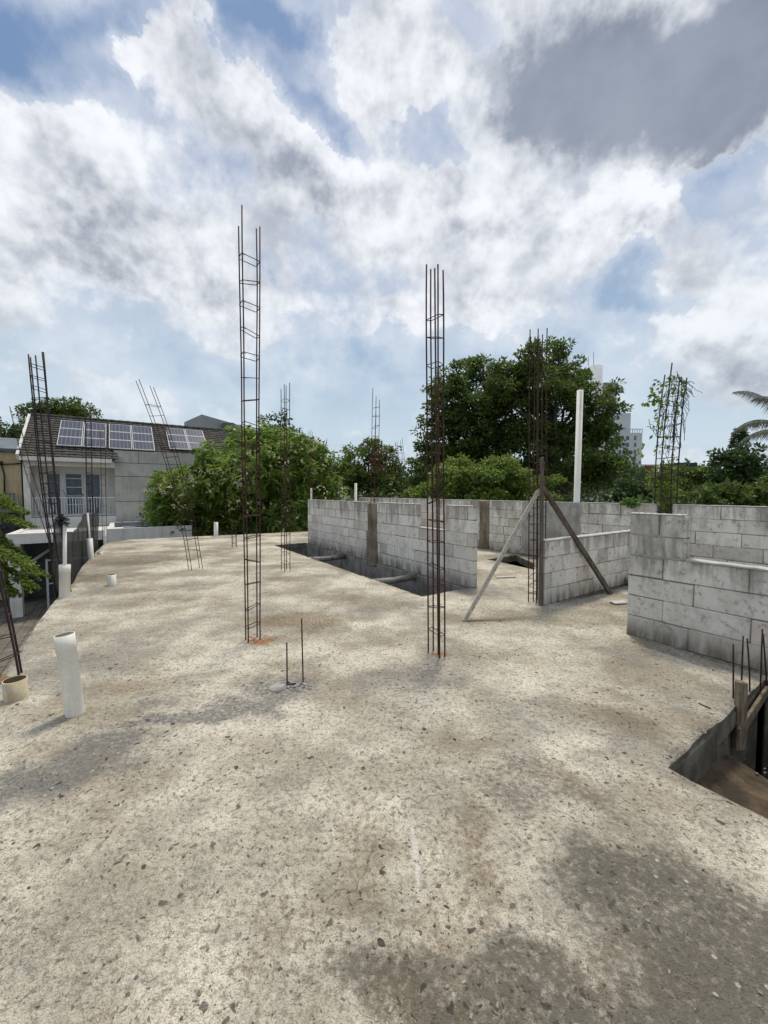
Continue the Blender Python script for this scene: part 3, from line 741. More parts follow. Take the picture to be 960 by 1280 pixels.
# starter bars
def stub(base, top, label, group, r=.0055, bend=0.0):
    a = Vector(base); b_ = Vector(top); mb = MB()
    pts = [a-ZV*.03, a.lerp(b_, .33)+Vector((bend, 0, 0)), a.lerp(b_, .66)+Vector((bend*.8, 0, 0)), b_]
    mb.tube(pts, r, 7); return tag(mb.build('starter_bar', m_rebar, origin=a), label, 'rebar', group)
for bx, by, tx, ty, lb in ((359, 856, 358.5, 803, 'shorter of the two thin starter bars in the middle of the slab'), (379, 853, 377, 773, 'taller of the two thin starter bars in the middle of the slab')):
    b, t = up(bx, by, tx, ty); o_ = stub(b, t, lb, 'pair of starter bars')
mbk = MB(); mbk.tube([G(359,856)-ZV*.02, G(359,856)+Vector((.0,0,.02)), G(362,858)+ZV*.015, G(370,856)+ZV*.012], .006, 6)
tag(mbk.build('bent_bar', m_rebar, origin=G(362, 858)), 'bent end of bar lying in the cement chips', 'rebar')
for bx, by, tx, ty, bd, lb in ((916.7, 873, 916.7, 805, 0, 'lowest starter bar, just left of the wooden post in the stair opening'), (926.5, 866, 929, 795, 0, 'starter bar directly above the wooden post'),
        (937.5, 865, 934, 798, .004, 'starter bar just right of the wooden post'), (950.6, 859, 953, 786, 0, 'tallest of the starter bars by the stair opening'), (959, 853, 954, 792, -.002, 'rightmost starter bar, crossing its neighbour')):
    b, t = up(bx, by, tx, ty); stub(b, t, lb, 'starter bars behind the stair opening', .0052, bd)

# vine-covered cage in the gap of the back parapet
vb = W2A + U*s2(829) + V*.12; vb.z = .85; vt = D(844, 474, vb.y)
cage('tall rebar cage overgrown with a climbing vine, above the back parapet', vb, vt, .27, .16, U*.6-V*.8, 14, r=.010, rs=.006, tops=(.05, .10, .25, .0), bow=-.05, z_first=.1, z_last=2.45, mat=m_rebar2)

# wood
def wood_mat(name, c1, c2):
    m, nt, bs, out = newmat(name); P = OBJ(nt)
    g1 = NZ(nt, VM(nt, 'MULTIPLY', P, (30, 30, 2.5)), 2, 6, .6, .4); c = MIX(nt, MR(nt, g1, .35, .65), c1, c2)
    c = MIX(nt, MR(nt, NZ(nt, P, 5, 7, .65), .5, .7, 0, .6), c, [x*.4 for x in c2])
    nt.links.new(c, bs.inputs['Base Color']); bs.inputs['Roughness'].default_value = .88; bump(nt, bs, g1, .5, .004); return m
m_w1 = wood_mat('grey_weathered_wood', (.42, .39, .33), (.27, .24, .20)); m_w2 = wood_mat('dark_wet_wood', (.14, .115, .09), (.07, .055, .042)); m_w3 = wood_mat('old_post_wood', (.26, .22, .16), (.12, .085, .05))
cy = G(671, 752).y
def plank(a, b, w, h, m, label, group=None, nail=True):
    mb = MB(); a = Vector(a); b = Vector(b); n = 6
    for i in range(1): mb.seg(a, b, w, h, up=Vector((0, -1, .2)), jit=.004, bev=.004)
    o = tag(mb.build('wood_prop', m, origin=a), label, 'prop', group); return o
g_pr = 'wood props holding the rebar cage'
plank(G(580, 777)+ZV*.0, D(673, 613, cy-.10), .045, .055, m_w1, 'pale weathered wood prop leaning right against the rebar cage', g_pr)
plank(G(763, 742)+ZV*.0, D(678, 609, cy-.04), .05, .06, m_w2, 'dark wet wood prop leaning left against the rebar cage', g_pr)
pb = G(676, 757); plank(pb, D(677.5, 572, pb.y), .04, .045, m_w2, 'upright dark batten tied to the propped rebar cage', g_pr)
p0 = D(923, 935, 2.60); p0.z = -.31; p1 = D(926, 851, 2.585)
mb = MB(); mb.seg(p0, p1, .062, .05, up=Vector((0, 1, 0)), jit=.006, bev=.006)
tag(mb.build('wooden_post', m_w3, origin=p0), 'rotten square wooden post standing in the corner of the stair opening', 'post')
mb = MB(); a = K + V*(LW+.10) - U*.03; b_ = K+V*(PITL-.04) - U*.03
nb_ = 1; pts = [a.lerp(b_, i/nb_) + ZV*(-.16 + .10*i) for i in range(nb_+1)]
for i in range(nb_): mb.seg(pts[i], pts[i+1], .022, .075, jit=.006, bev=.004)
tag(mb.build('shuttering_board', m_w3, origin=a), 'splintered shuttering board along the far edge of the stair opening', 'board')
b_ = MB(); b_.tube([G(873, 880)+ZV*.008, G(888, 887)+ZV*.008], .004, 5); tag(b_.build('twig', m_w2, origin=G(880, 883)), 'thin dark stick lying on the slab left of the wooden post', 'stick')

# PVC pipes
def pvc(px, py, tx, ty, wpx, label, mat=m_pvc, socket=None, thin=None, group='white drain pipes standing on the slab', name='drain_pipe', foot=False):
    b = G(px, py); t = D(tx, ty, b.y); r = wpx/2/F*b.y; mb = MB(); d = t-b
    if socket: pts = [b-d.normalized()*.03, b+d*socket, b+d*(socket+.004), t]; rs = [r, r, r*1.04, r*1.04]
    else: pts = [b-d.normalized()*.03, t]; rs = [r, r]
    pipe_hollow(mb, pts, r, rs=rs)
    if thin is None: return tag(mb.build(name, mat, origin=b), label, 'pipe', group)
    root = thing(name, b, label, 'pipe', group); mb.build('socket_pipe', mat, root)
    tx2, ty2, w2 = thin; r2 = w2/2/F*b.y; m2 = MB(); t2 = D(tx2, ty2, b.y); pipe_hollow(m2, [b+d*.5, t, t2], r2, .003, 16); m2.build('thin_pipe', mat, root)
    m3 = MB(); m3.tube([t-d.normalized()*.01, t-d.normalized()*.004], r*.97, 20); m3.build('mortar_plug', m_mort, root); return root
pvc(94, 892, 80.5, 793, 20.5, 'big white drain pipe leaning slightly left in the left foreground', socket=.80)
pvc(20, 872, 18.5, 849, 24, 'short yellowed pipe stump at the left edge beside the big pipe', m_pvc_y)
pvc(81, 746, 81, 706, 11.5, 'square-looking white pipe on the slab edge with a thin pipe rising from it', thin=(81, 658, 4), socket=.75)
pvc(113.5, 698, 112, 673, 6.5, 'white pipe beside the dark net with a thin tapering pipe on top', thin=(109.5, 641, 2.2))
pvc(131.5, 679, 131.5, 659, 3.6, 'thin white pipe at the far left corner of the slab')
pvc(140, 731, 139.5, 718, 9.5, 'short cream pipe stump on the far left of the slab, brown stains around it', m_pvc)
pvc(125, 693, 125, 689, 6, 'very low pale pipe stump near the far left slab corner', m_pvc)
pvc(270, 670, 270, 652.5, 5, 'thin white pipe at the far slab edge below the flowering tree')
b = W2A + U*s2(722) + V*.25; b.z = 0
def standpipe(b, tx, ty, w, label):
    t = D(tx, ty, b.y); b.x = t.x - .02; mb = MB(); r = w/2/F*b.y; pipe_hollow(mb, [b, t], r, .004, 20); tag(mb.build('drain_pipe', m_pvc, origin=b), label, 'pipe', 'white drain pipes standing on the slab')
standpipe(b, 725.2, 488, 7.4, 'very tall white pipe rising behind the back parapet in front of the big trees')
b = W2A + U*s2(444) + V*.3; b.z = 0; standpipe(b, 444.7, 604, 3.2, 'white pipe peeping over the free-standing wall, below the round tree')
b = G(389, 667)+V*.4; standpipe(b, 389, 610, 2.2, 'faint thin white pipe over the left end of the free-standing wall')
# ================================================================ neighbouring houses
m_wwall = simple('white_house_paint', (.72, .70, .66), (.60, .58, .54), 1.5, .8, streak=.35, c3=(.30, .30, .28), bs_=.1)
m_gwall = simple('grey_washed_render', (.48, .465, .43), (.36, .35, .32), 1.2, .9, streak=.35, c3=(.16, .16, .155), bs_=.3)
m_beige = simple('beige_paint', (.50, .40, .25), (.40, .31, .19), 1.5, .85, streak=.5, c3=(.22, .18, .12))
m_gsl = simple('grey_roof_sheet', (.16, .19, .22), (.11, .13, .15), 2, .7)
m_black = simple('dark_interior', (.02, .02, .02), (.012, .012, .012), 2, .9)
m_metalw = simple('white_painted_metal', (.60, .62, .63), (.50, .52, .53), 6, .5, bs_=.05)
m_dframe = simple('black_metal', (.03, .03, .032), (.02, .02, .02), 6, .5)
m_tile = simple('mossy_roof_tile', (.095, .088, .078), (.05, .047, .042), 4, .9, bs_=.5)
m_curt = simple('pale_curtain', (.80, .80, .86), (.70, .70, .78), 5, .9)
def glass_mat():
    m, nt, bs, out = newmat('window_glass'); bs.inputs['Base Color'].default_value = (.05, .06, .07, 1); bs.inputs['Roughness'].default_value = .06
    tr = nd(nt, 'ShaderNodeBsdfTransparent', {0: (.75, .8, .82, 1)}); mx = nd(nt, 'ShaderNodeMixShader', {0: .16, 1: tr.outputs[0], 2: bs.outputs[0]}); nt.links.new(mx.outputs[0], out.inputs[0]); return m
m_glass = glass_mat()
def pv_mat():
    m, nt, bs, out = newmat('solar_cells'); P = OBJ(nt)
    x = VM(nt, 'DOT_PRODUCT', P, tuple(V), 1); y = VM(nt, 'DOT_PRODUCT', P, tuple(SLOPE), 1)
    gx = MR(nt, M_(nt, 'ABSOLUTE', M_(nt, 'SUBTRACT', M_(nt, 'FRACT', M_(nt, 'MULTIPLY', x, 6.2)), .5)), .42, .47)
    gy = MR(nt, M_(nt, 'ABSOLUTE', M_(nt, 'SUBTRACT', M_(nt, 'FRACT', M_(nt, 'MULTIPLY', y, 6.2)), .5)), .45, .49, 0, .5)
    c = MIX(nt, M_(nt, 'MAXIMUM', gx, gy), (.016, .020, .045), (.17, .18, .22))
    nt.links.new(c, bs.inputs['Base Color']); bs.inputs['Roughness'].default_value = .22; bs.inputs['Specular IOR Level'].default_value = .6; return m

P0 = Vector((-13.0, 19.0, 0))                        # on the facade plane
def hf(px, py=600): p = PL(px, py, P0, U); return p
def sv(px): return (hf(px)-P0).dot(V)
def zf(px, py): return hf(px, py).z
ROT = Vector((0, 0, 0))
house = thing('house', Vector((-14.3, 18.2, GROUND)), 'grey and white two-storey house with a balcony, tiled roof and solar panels', 'house')
xl, xm, xr = sv(37.5), sv(143.5), sv(262)
def fb(mb, x0, x1, d0, d1, z0, z1, **k):             # box in facade axes (d = depth behind facade)
    return mb.box(P0 + V*(x0+x1)/2 + U*(d0+d1)/2 + ZV*(z0+z1)/2, x1-x0, d1-d0, z1-z0, V, U, ZV, **k)
ZB0, ZB1, ZBF = -.25, 2.92, .30
mb = MB()
fb(mb, xl-.22, xl, -.05, 5.6, GROUND, 2.95)          # left column / gable wall
fb(mb, xl, xm, 0, 1.2, ZB0-.3, ZBF)                  # balcony upstand
fb(mb, xl, xm, -.02, .16, 2.62, ZB1)                 # lintel above balcony
wl = [sv(60), sv(99.5), sv(103.5), sv(127)]
BD = 1.15
def wb(mb, *a): return fb(mb, *a)
# back wall of the balcony with openings
svb = lambda px: (PL(px, 600, P0+U*BD, U)-P0-U*BD).dot(V)
ops = [(svb(57), svb(77)), (svb(80), svb(104)), (svb(106.5), svb(126.5))]
sc_ = 1.0
xs = [xl] + [v for o_ in ops for v in o_] + [xm+1.5]
for i in range(0, len(xs), 2): fb(mb, xs[i], xs[i+1], BD, BD+.14, ZBF, ZB1)
fb(mb, xs[1], xs[-2], BD+.002, BD+.138, 2.38, ZB1)
fb(mb, xl, xm, .14, BD, 2.70, 2.74)                  # soffit
fb(mb, xl, xm+.5, BD+.5, 5.5, GROUND, ZBF-.02)
mb.build('wall', m_wwall, house)
mb = MB(); fb(mb, xm, xr+2.6, 0, .2, .02, 3.46); fb(mb, xm+.02, xr+2.6, .2, 5.4, GROUND, 3.0); mb.build('side_wall', m_gwall, house)
mb = MB()
for z in (.98, 2.2, 2.86): fb(mb, xm, xr+2.6, -.004, .0, z, z+.022)
fb(mb, xm+2.2, xm+2.222, -.004, 0, 2.22, 2.86); fb(mb, xm+1.0, xm+1.02, -.004, 0, 2.88, 3.45)
mb.build('wall_groove', m_dframe, house)
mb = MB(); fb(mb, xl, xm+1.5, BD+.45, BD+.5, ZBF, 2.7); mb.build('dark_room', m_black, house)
mb = MB()                                            # curtains as pleated sheets
for a, b in ops:
    n = 40; vs = []; fs = []
    for i in range(n+1):
        x = a+(b-a)*i/n; p = P0 + V*x + U*(BD+.09+.02*math.sin(i*1.9)); vs += [tuple(p+ZV*(ZBF+.05)), tuple(p+ZV*2.36)]
        if i: fs.append((2*i-2, 2*i, 2*i+1, 2*i-1))
    mb.add(vs, fs, True)
mb.build('curtain', m_curt, house)
for k, (a, b) in enumerate(ops):
    w = MB(); f = .07
    for x0, x1 in ((a, a+f), (b-f, b)): fb(w, x0, x1, BD-.03, BD+.08, ZBF+.03, 2.38)
    fb(w, a+f, b-f, BD-.03, BD+.08, 2.38-f, 2.38); fb(w, a+f, b-f, BD-.028, BD+.08, ZBF+.03, ZBF+.03+f)
    if k == 1:
        for j in range(1, 5): z = ZBF + .1 + j*.42; fb(w, a+f, b-f, BD-.01, BD+.04, z, z+.04)
        for j in range(1, 5): x = a+f+(b-a-2*f)*j/5; fb(w, x-.012, x+.012, BD-.008, BD+.03, ZBF+.1, 1.2)
    fr = w.build('door' if k == 1 else 'window', m_metalw, house)
    g_ = MB(); fb(g_, a+f, b-f, BD+.03, BD+.036, ZBF+.1, 2.38-f); g_.build('pane', m_glass, fr)
    if k == 1: h_ = MB(); fb(h_, b-f+.02, b-f+.05, BD-.08, BD-.03, 1.25, 1.37); h_.build('handle', m_dframe, fr)
r_ = MB(); fb(r_, xl+.02, xm-.02, .04, .08, 1.17, 1.21); fb(r_, xl+.02, xm-.02, .04, .08, ZBF+.06, ZBF+.09)
nbar = 30
for i in range(nbar+1): x = xl+.04+(xm-xl-.08)*i/nbar; fb(r_, x-.011, x+.011, .05, .072, ZBF+.09, 1.17)
r_.build('balcony_railing', m_metalw, house)
# roof plane
RZ0 = 2.98; eL = P0 + V*(xl-.28) + U*(-.35) + ZV*RZ0
RISE, RUN = 2.22, 3.25
SLOPE = (U*RUN + ZV*RISE).normalized(); RN = V.cross(SLOPE).normalized()
if RN.z < 0: RN = -RN
LR = (PL(262, 600, P0, U)-P0).dot(V) + 3.2 - (xl-.28); SLL = math.hypot(RUN, RISE)
rf = MB(); rows = 17; cols = int(LR/.23); vs = []; fs = []
for j in range(rows):                                # rows of curved tiles, one sheet with steps
    s0, s1_ = SLL*j/rows, SLL*(j+1)/rows + .03
    for i in range(cols):
        x0 = LR*i/cols; w_ = LR/cols
        if x0 > xm-xl+.3 and s0 < .60: continue
        base = eL + V*x0; n0 = len(vs)
        lift = random.uniform(0, .012)
        for s, h in ((s0, .055+lift), (s1_, .012+lift)):
            for t, hh in ((0, 0), (.3, .028), (.65, .03), (1, 0)): vs.append(tuple(base + V*(w_*t) + SLOPE*s + RN*(h+hh)))
        for t, hh in ((0, 0), (.3, .028), (.65, .03), (1, 0)): vs.append(tuple(base + V*(w_*t) + SLOPE*s0 + RN*(.005+hh)))
        for t in range(3):
            fs.append((n0+t, n0+t+1, n0+5+t, n0+4+t)); fs.append((n0+8+t, n0+9+t, n0+t+1, n0+t))
rf.add(vs, fs)
rc = eL + V*LR/2
rf.box(rc + SLOPE*(SLL+.66)/2 - RN*.06, LR, SLL-.66, .09, V, SLOPE, RN); LQ = xm-xl+.3; rf.box(eL + V*LQ/2 + SLOPE*.328 - RN*.06, LQ, .656, .09, V, SLOPE, RN)
bs2 = (-U*RUN + ZV*RISE).normalized(); rn2 = bs2.cross(V).normalized(); rn2 = rn2 if rn2.z > 0 else -rn2
rf.box(rc + U*(RUN*1.5) + ZV*RISE/2 - rn2*.06, LR, SLL, .09, V, bs2, rn2)
for i in range(int(LR/.36)): p = eL + V*(i*.36+.18) + SLOPE*SLL + ZV*.06; rf.tube([p-V*.19, p+V*.19], [.10, .085], 10)
rfo = rf.build('roof', m_tile, house)
bb = MB(); e0 = eL - V*.04; bb.seg(e0 - ZV*.02, e0 + SLOPE*SLL - ZV*.02, .10, .26, up=RN); bb.seg(e0+U*RUN*2 - ZV*.02, e0 + U*RUN+ZV*RISE - ZV*.02, .10, .26, up=rn2); 
bb.seg(eL - U*.02 - ZV*.07, eL + V*(xm-xl+.2) - U*.02 - ZV*.07, .04, .18); bb.build('fascia_board', m_wwall, house)
gb = MB(); a = P0+V*(xl-.12)+ZV*2.93; gb.add([a, a+U*(RUN*2-.6), a+U*(RUN-.3)+ZV*(RISE-.02)], [(0, 1, 2)]); gb.build('gable', m_wwall, house)
m_pv = pv_mat()
RP = eL + RN*.16
def onroof(px, py): p = PL(px, py, RP, RN); d = p - RP; return d.dot(V), d.dot(SLOPE)
for TLp, TRp, BRp, BLp in (((76,525.5),(133,529.8),(133.5,560.2),(70,556.5)), ((136,530),(189.5,534),(194.5,563.3),(135.5,560.5)), ((205.5,535),(252.5,538.3),(262,562.5),(212.5,562.5))):
    x0 = onroof(*BLp)[0]*.5+onroof(*TLp)[0]*.5; x1 = onroof(*BRp)[0]*.5+onroof(*TRp)[0]*.5
    y0 = (onroof(*BLp)[1]+onroof(*BRp)[1])/2; y1 = (onroof(*TLp)[1]+onroof(*TRp)[1])/2
    for i in range(2):
        for j in range(3):
            w_, h_ = (x1-x0)/2, (y1-y0)/3; c = RP + V*(x0+w_*(i+.5)) + SLOPE*(y0+h_*(j+.5))
            fr = MB(); g_ = .008
            for s in (-1, 1): fr.box(c + V*s*(w_/2-.022-g_), .026, h_-2*g_, .045, V, SLOPE, RN); fr.box(c + SLOPE*s*(h_/2-.022-g_), w_-.07, .026, .045, V, SLOPE, RN)
            p = MB(); p.box(c + RN*.004, w_-.055, h_-.055, .02, V, SLOPE, RN); po_ = p.build('solar_panel', m_pv, house); fr.build('frame', m_metalw, po_)
# carport in front
cY = 14.07; cx0 = D(8, 690, cY); cvl = (cx0-P0).dot(V); cud = (cx0-P0).dot(U)
mb = MB(); zt = -.1
fb(mb, cvl, cvl+5.2, cud, cud+.25, zt-.36, zt+.02); fb(mb, cvl, cvl+.25, cud+.25, 0, zt-.36, zt+.02); fb(mb, cvl+.25, cvl+6.2, cud+.25, -.0, zt-.2, zt-.03)
fb(mb, cvl+.02, cvl+.36, cud+.02, cud+.34, GROUND, zt-.36); fb(mb, cvl+2.2, cvl+5.6, -.35, -.05, zt+.0, zt+.09)
mb.build('carport', m_wwall, house)
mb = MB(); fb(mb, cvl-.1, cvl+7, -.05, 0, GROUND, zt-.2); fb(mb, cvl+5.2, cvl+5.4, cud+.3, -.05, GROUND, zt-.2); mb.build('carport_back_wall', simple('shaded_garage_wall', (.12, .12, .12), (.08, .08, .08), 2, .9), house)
mb = MB(); a = P0+V*(cvl+.4)+U*(cud+.6)+ZV*(zt-1.25); b = P0+V*(cvl+1.5)+U*(cud+2.4)+ZV*(zt-.45); mb.seg(a, b, .1, .06); mb.build('roof_brace', m_metalw, house)
gt = thing('driveway_gate', P0+V*(cvl+1.2)+U*(cud+.9)+ZV*GROUND, 'grey framed sliding gate inside the dark carport', 'gate')
mb = MB()
gx0 = cvl+.95
for x in (0, 1.25, 1.5, 2.75): fb(mb, gx0+x, gx0+x+.07, cud+.85, cud+.91, GROUND, GROUND+2.0)
for z in (.1, 1.0, 1.93): fb(mb, gx0+.07, gx0+1.25, cud+.86, cud+.9, GROUND+z, GROUND+z+.05); fb(mb, gx0+1.57, gx0+2.75, cud+.86, cud+.9, GROUND+z, GROUND+z+.05)
mb.build('gate_frame', m_metalw, gt)
mb = MB()
for i in range(24): fb(mb, gx0+.1+i*.11, gx0+.125+i*.11, cud+.87, cud+.89, GROUND+.15, GROUND+1.93)
mb.build('gate_bars', m_dframe, gt)
# low white walls and flat roof behind the far slab edge
lw_ = thing('annex', Vector(D(160, 670, 14.6)).xy.to_3d()+ZV*GROUND, 'low white flat-roofed annex behind the far left slab edge', 'annex')
q0 = D(133, 666, 13.6); ax0 = (q0-P0).dot(V); au = (q0-P0).dot(U)
mb = MB(); fb(mb, ax0, ax0+2.7, au, au+.16, GROUND, .16); fb(mb, ax0, ax0+2.6, au+.16, -.06, GROUND, .02); mb.build('wall', m_wwall, lw_)
mb = MB(); fb(mb, ax0+.5, ax0+2.5, au+1.2, au+1.9, .02, .10); fb(mb, ax0+.2, ax0+2.5, au+2.6, au+2.7, .02, .2); mb.build('roof_slab', m_gsl, lw_)
mb = MB(); p = P0+V*(ax0+.9)+U*(au+.8)+ZV*.12; mb.tube([p, p+V*1.6], .035, 8); mb.tube([p+V*.2-ZV*.1, p+V*.2+ZV*.12, p+V*.25+ZV*.2], .02, 6); mb.build('roof_pipe', m_dframe, lw_)

# beige house at the left border
bh = thing('beige_house', P0+V*(xl-1.5)+ZV*GROUND, 'beige house with a flat grey roof edge at the far left', 'house')
bx0, bx1 = xl-6, xl-.30
def zpx(px, py, dep=0): return PL(px, py, P0+U*dep, U).z
zr = zpx(20, 565); mb = MB(); fb(mb, bx0, bx1, .1, 7, GROUND, zr-.02); mb.build('wall', m_beige, bh)
mb = MB(); z2 = zpx(20, 547, 0.6); fb(mb, bx0, bx1+.05, -.1, .5, zr, zr+.12)
A_ = P0+V*bx0+U*-.1+ZV*(zr+.12); Wd = bx1+.05-bx0
mb.box(A_+V*Wd/2+U*.9+ZV*.30, Wd, 2.0, .05, V, (U*.95+ZV*.32)); mb.build('roof', m_gsl, bh)
mb = MB(); zb_ = zpx(12, 636); fb(mb, bx0, bx1-.02, -.7, .1, zb_-.14, zb_); mb.build('balcony_slab', simple('weathered_grey_slab', (.20,.19,.16),(.12,.11,.09),3,.9), bh)
mb = MB(); fb(mb, bx0, bx1-.1, -.66, -.64, zb_+.62, zb_+.66)
for i in range(40): x = bx1-.12-i*.14; fb(mb, x-.01, x+.01, -.66, -.64, zb_, zb_+.62)
mb.build('balcony_railing', m_dframe, bh)
mb = MB(); fb(mb, bx1-.60, bx1-.05, -.45, -.15, zb_+.02, zb_+.62, bev=.02); ac = mb.build('air_conditioner', simple('grey_unit', (.30,.29,.27),(.2,.19,.18),6,.6), bh)
mb = MB(); c = P0+V*(bx1-.36)+U*-.455+ZV*(zb_+.32); mb.tube([c+V*.2*math.cos(a*.3)+ZV*.2*math.sin(a*.3) for a in range(21)], .012, 5, closed=True)
for i in range(8): a = i*.785; mb.tube([c, c+V*.2*math.cos(a)+ZV*.2*math.sin(a)], .006, 4)
mb.build('fan_grille', m_dframe, ac)
mb = MB(); fb(mb, bx0, bx1-.3, -1.4, .1, zb_-.75, zb_-.68); fb(mb, bx1-.45, bx1-.1, -1.2, .1, GROUND, zb_-.2)
mb.build('lean_to_roof', m_dframe, bh)
mb = MB(); pts = [P0+V*(bx0+Wd*i/20)+U*.05+ZV*(zr-.45+.12*math.sin(i*.3)) for i in range(21)]; mb.tube(pts, .025, 5); mb.build('cable', m_dframe, bh)
mb = MB(); c = P0+V*(bx1-.55)+U*.04+ZV*(zb_+.62); mb.tube([c, c+ZV*.8+V*.03, c+ZV*1.3-V*.05], .028, 6); mb.tube([c+ZV*1.3-V*.05-U*.02, c+ZV*1.38-V*.08-U*.06], [.06,.09], 8); mb.build('vent_pipe', m_dframe, bh)

# ---- dark shade net between the pipes at the left edge of the slab
def net_mat():
    m, nt, bs, out = newmat('dark_shade_net'); P = OBJ(nt)
    c = MIX(nt, NZ(nt, P, 3, 6, .6), (.010, .013, .013), (.022, .027, .026)); nt.links.new(c, bs.inputs['Base Color']); bs.inputs['Roughness'].default_value = .9
    tr = nd(nt, 'ShaderNodeBsdfTransparent'); f = MR(nt, NZ(nt, P, 55, 3, .6), .35, .65, .78, .97)
    mx = nd(nt, 'ShaderNodeMixShader', {0: f, 1: tr.outputs[0], 2: bs.outputs[0]}); nt.links.new(mx.outputs[0], out.inputs[0]); return m
net_pts = [(80, 745, 652, 812), (86, 735, 657, 800), (93, 726, 664, 790), (100, 712, 665, 765), (106, 703, 659, 745), (111, 697, 643, 725), (116, 692, 641, 712), (121, 688, 643, 705), (126, 684, 640, 697), (129, 681, 633, 690)]
vs = []; fs = []; nn = 54; nz = 26
def interp(i):
    t = i/nn*(len(net_pts)-1); k = min(int(t), len(net_pts)-2); u_ = t-k; u_ = u_*u_*(3-2*u_)
    a, b = net_pts[k], net_pts[k+1]; Ya = G(a[0], a[1]).y; Yb = G(b[0], b[1]).y
    px = a[0]+(b[0]-a[0])*u_; ty = a[2]+(b[2]-a[2])*u_; by = a[3]+(b[3]-a[3])*u_; Yv = Ya+(Yb-Ya)*u_ + .05
    return px, ty, by, Yv
for i in range(nn+1):
    px, ty, by, Yv = interp(i); a = D(px, ty, Yv); b = D(px, by, Yv); b = Vector((a.x-.02, a.y, b.z))
    for j in range(nz+1):
        p = a.lerp(b, j/nz); f = noise.noise(Vector((i*.22, j*.05, 3)))*.05 + math.sin(i*.8+j*.08)*.018
        p -= V*(abs(f)+.09+.02*(j/nz)); vs.append(tuple(p))
for i in range(nn):
    for j in range(nz): k = i*(nz+1)+j; fs.append((k, k+1, k+nz+2, k+nz+1))
mb = MB(); mb.add(vs, fs, True); org = Vector(vs[nz]); nt_o = mb.build('shade_net', net_mat(), origin=org); tag(nt_o, 'dark shade net hanging off the left slab edge between the white pipes', 'net')
mb = MB(); c = D(79, 651, G(80, 745).y-.05)
for i in range(26):
    d_ = Vector((random.uniform(-1,1), random.uniform(-1,1), random.uniform(-.7,.7))).normalized()*.09; e_ = Vector((random.uniform(-1,1), random.uniform(-1,1), random.uniform(-.7,.7))).normalized()*.09
    mb.add([c, c+d_, c+(d_+e_)*.7, c+e_], [(0,1,2,3)])
o_ = mb.build('net_bundle', net_mat(), origin=c); tag(o_, 'knotted bundle of dark net hanging from the thick leaning rebar cage', 'net')
for i in range(0): pass
mb = MB(); c0 = D(56, 600, 5.6)
for s in range(4):
    rr = random.Random(s); p = D(rr.uniform(50, 60), rr.uniform(575, 610), 5.7); pts = [p]
    for k in range(9): p = p + Vector((rr.uniform(-.02, .075), rr.uniform(-.05, .05), rr.uniform(-.10, .01))); pts.append(p)
    mb.tube(pts, .003, 4)
tag(mb.build('binding_wire', m_rebar2, origin=c0), 'loose tangle of binding wire on the thick leaning rebar cage', 'wire')

# ================================================================ far buildings
def bld(name, label, cat, group=None): pass
gb_ = thing('flat_roofed_house', D(275, 560, 36).xy.to_3d()+ZV*GROUND, 'plain grey box-shaped house rising behind the solar roof', 'house')
def fbox(mb, pa, pb, Yv, dep, z1, z0=GROUND, ax=None):
    a = D(pa, 600, Yv); b = D(pb, 600, Yv); ax = Vector((1, 0, 0)) if ax is None else ax
    c = Vector(((a.x+b.x)/2, Yv+dep/2, (z0+z1)/2)); mb.box(c, b.x-a.x, dep, z1-z0, ax); return mb
m_fg = simple('far_grey_wall', (.33, .35, .36), (.29, .31, .32), .5, .9); m_fd = simple('far_dark_wall', (.16, .175, .18), (.13, .145, .15), .5, .9)
mb = MB(); Yg = 36; pA, pB, pC = D(254, 518, Yg), D(233, 533, Yg+3), D(318, 532, Yg+8)
vs = []
a = D(254, 600, Yg); b = D(232, 600, Yg+4); c = D(322, 600, Yg+9); d_ = b + (c-a); ztp = pA.z
for p in (a, c, d_, b): vs.append((p.x, p.y, GROUND))
for p in (a, c, d_, b): vs.append((p.x, p.y, ztp))
mb.add(vs, [(0,1,5,4),(1,2,6,5),(2,3,7,6),(3,0,4,7),(4,5,6,7)]); mb.build('upper_block', m_fg, gb_)
mb = MB(); a = D(248, 600, Yg-6); c = D(305, 600, Yg-2); zz1 = D(250, 534, Yg-6).z
nrm = Vector((-(c-a).y, (c-a).x, 0)).normalized()*1.5; vs = [(p.x, p.y, z) for z in (GROUND, zz1) for p in (a, c, c+nrm, a+nrm)]
mb.add(vs, [(0,1,5,4),(1,2,6,5),(2,3,7,6),(3,0,4,7),(4,5,6,7)]); mb.build('lower_block', m_fd, gb_)
mb = MB(); p = D(286, 534, Yg+2.8); mb.box(p, 1.0, .5, .8); mb.build('window', m_fd, gb_)

m_tw = simple('tower_white', (.60, .62, .64), (.54, .56, .58), .2, .8, bs_=0); m_tw2 = simple('tower_window', (.14, .17, .20), (.10, .12, .14), .3, .4, bs_=0); m_red = simple('red_cladding', (.36, .035, .05), (.28, .03, .04), .3, .7, bs_=0)
Yt = 150; tw = thing('apartment_tower', D(786, 600, Yt).xy.to_3d()+ZV*GROUND, 'white apartment block with small window rows right of the big trees', 'apartment block')
zt1 = D(786, 541, Yt).z; zt2 = D(780, 515, Yt).z
mb = MB(); fbox(mb, 768, 801, Yt, 18, zt1); fbox(mb, 773, 786, Yt+2, 9, zt2, zt1); 
for i in range(12): x = 768+33*i/11; fbox(mb, x-.25, x+.25, Yt+.1, .3, zt1+1.3, zt1)
fbox(mb, 767.6, 801.4, Yt-.2, .3, zt1+1.5, zt1+1.25)
mb.build('wall', m_tw, tw)
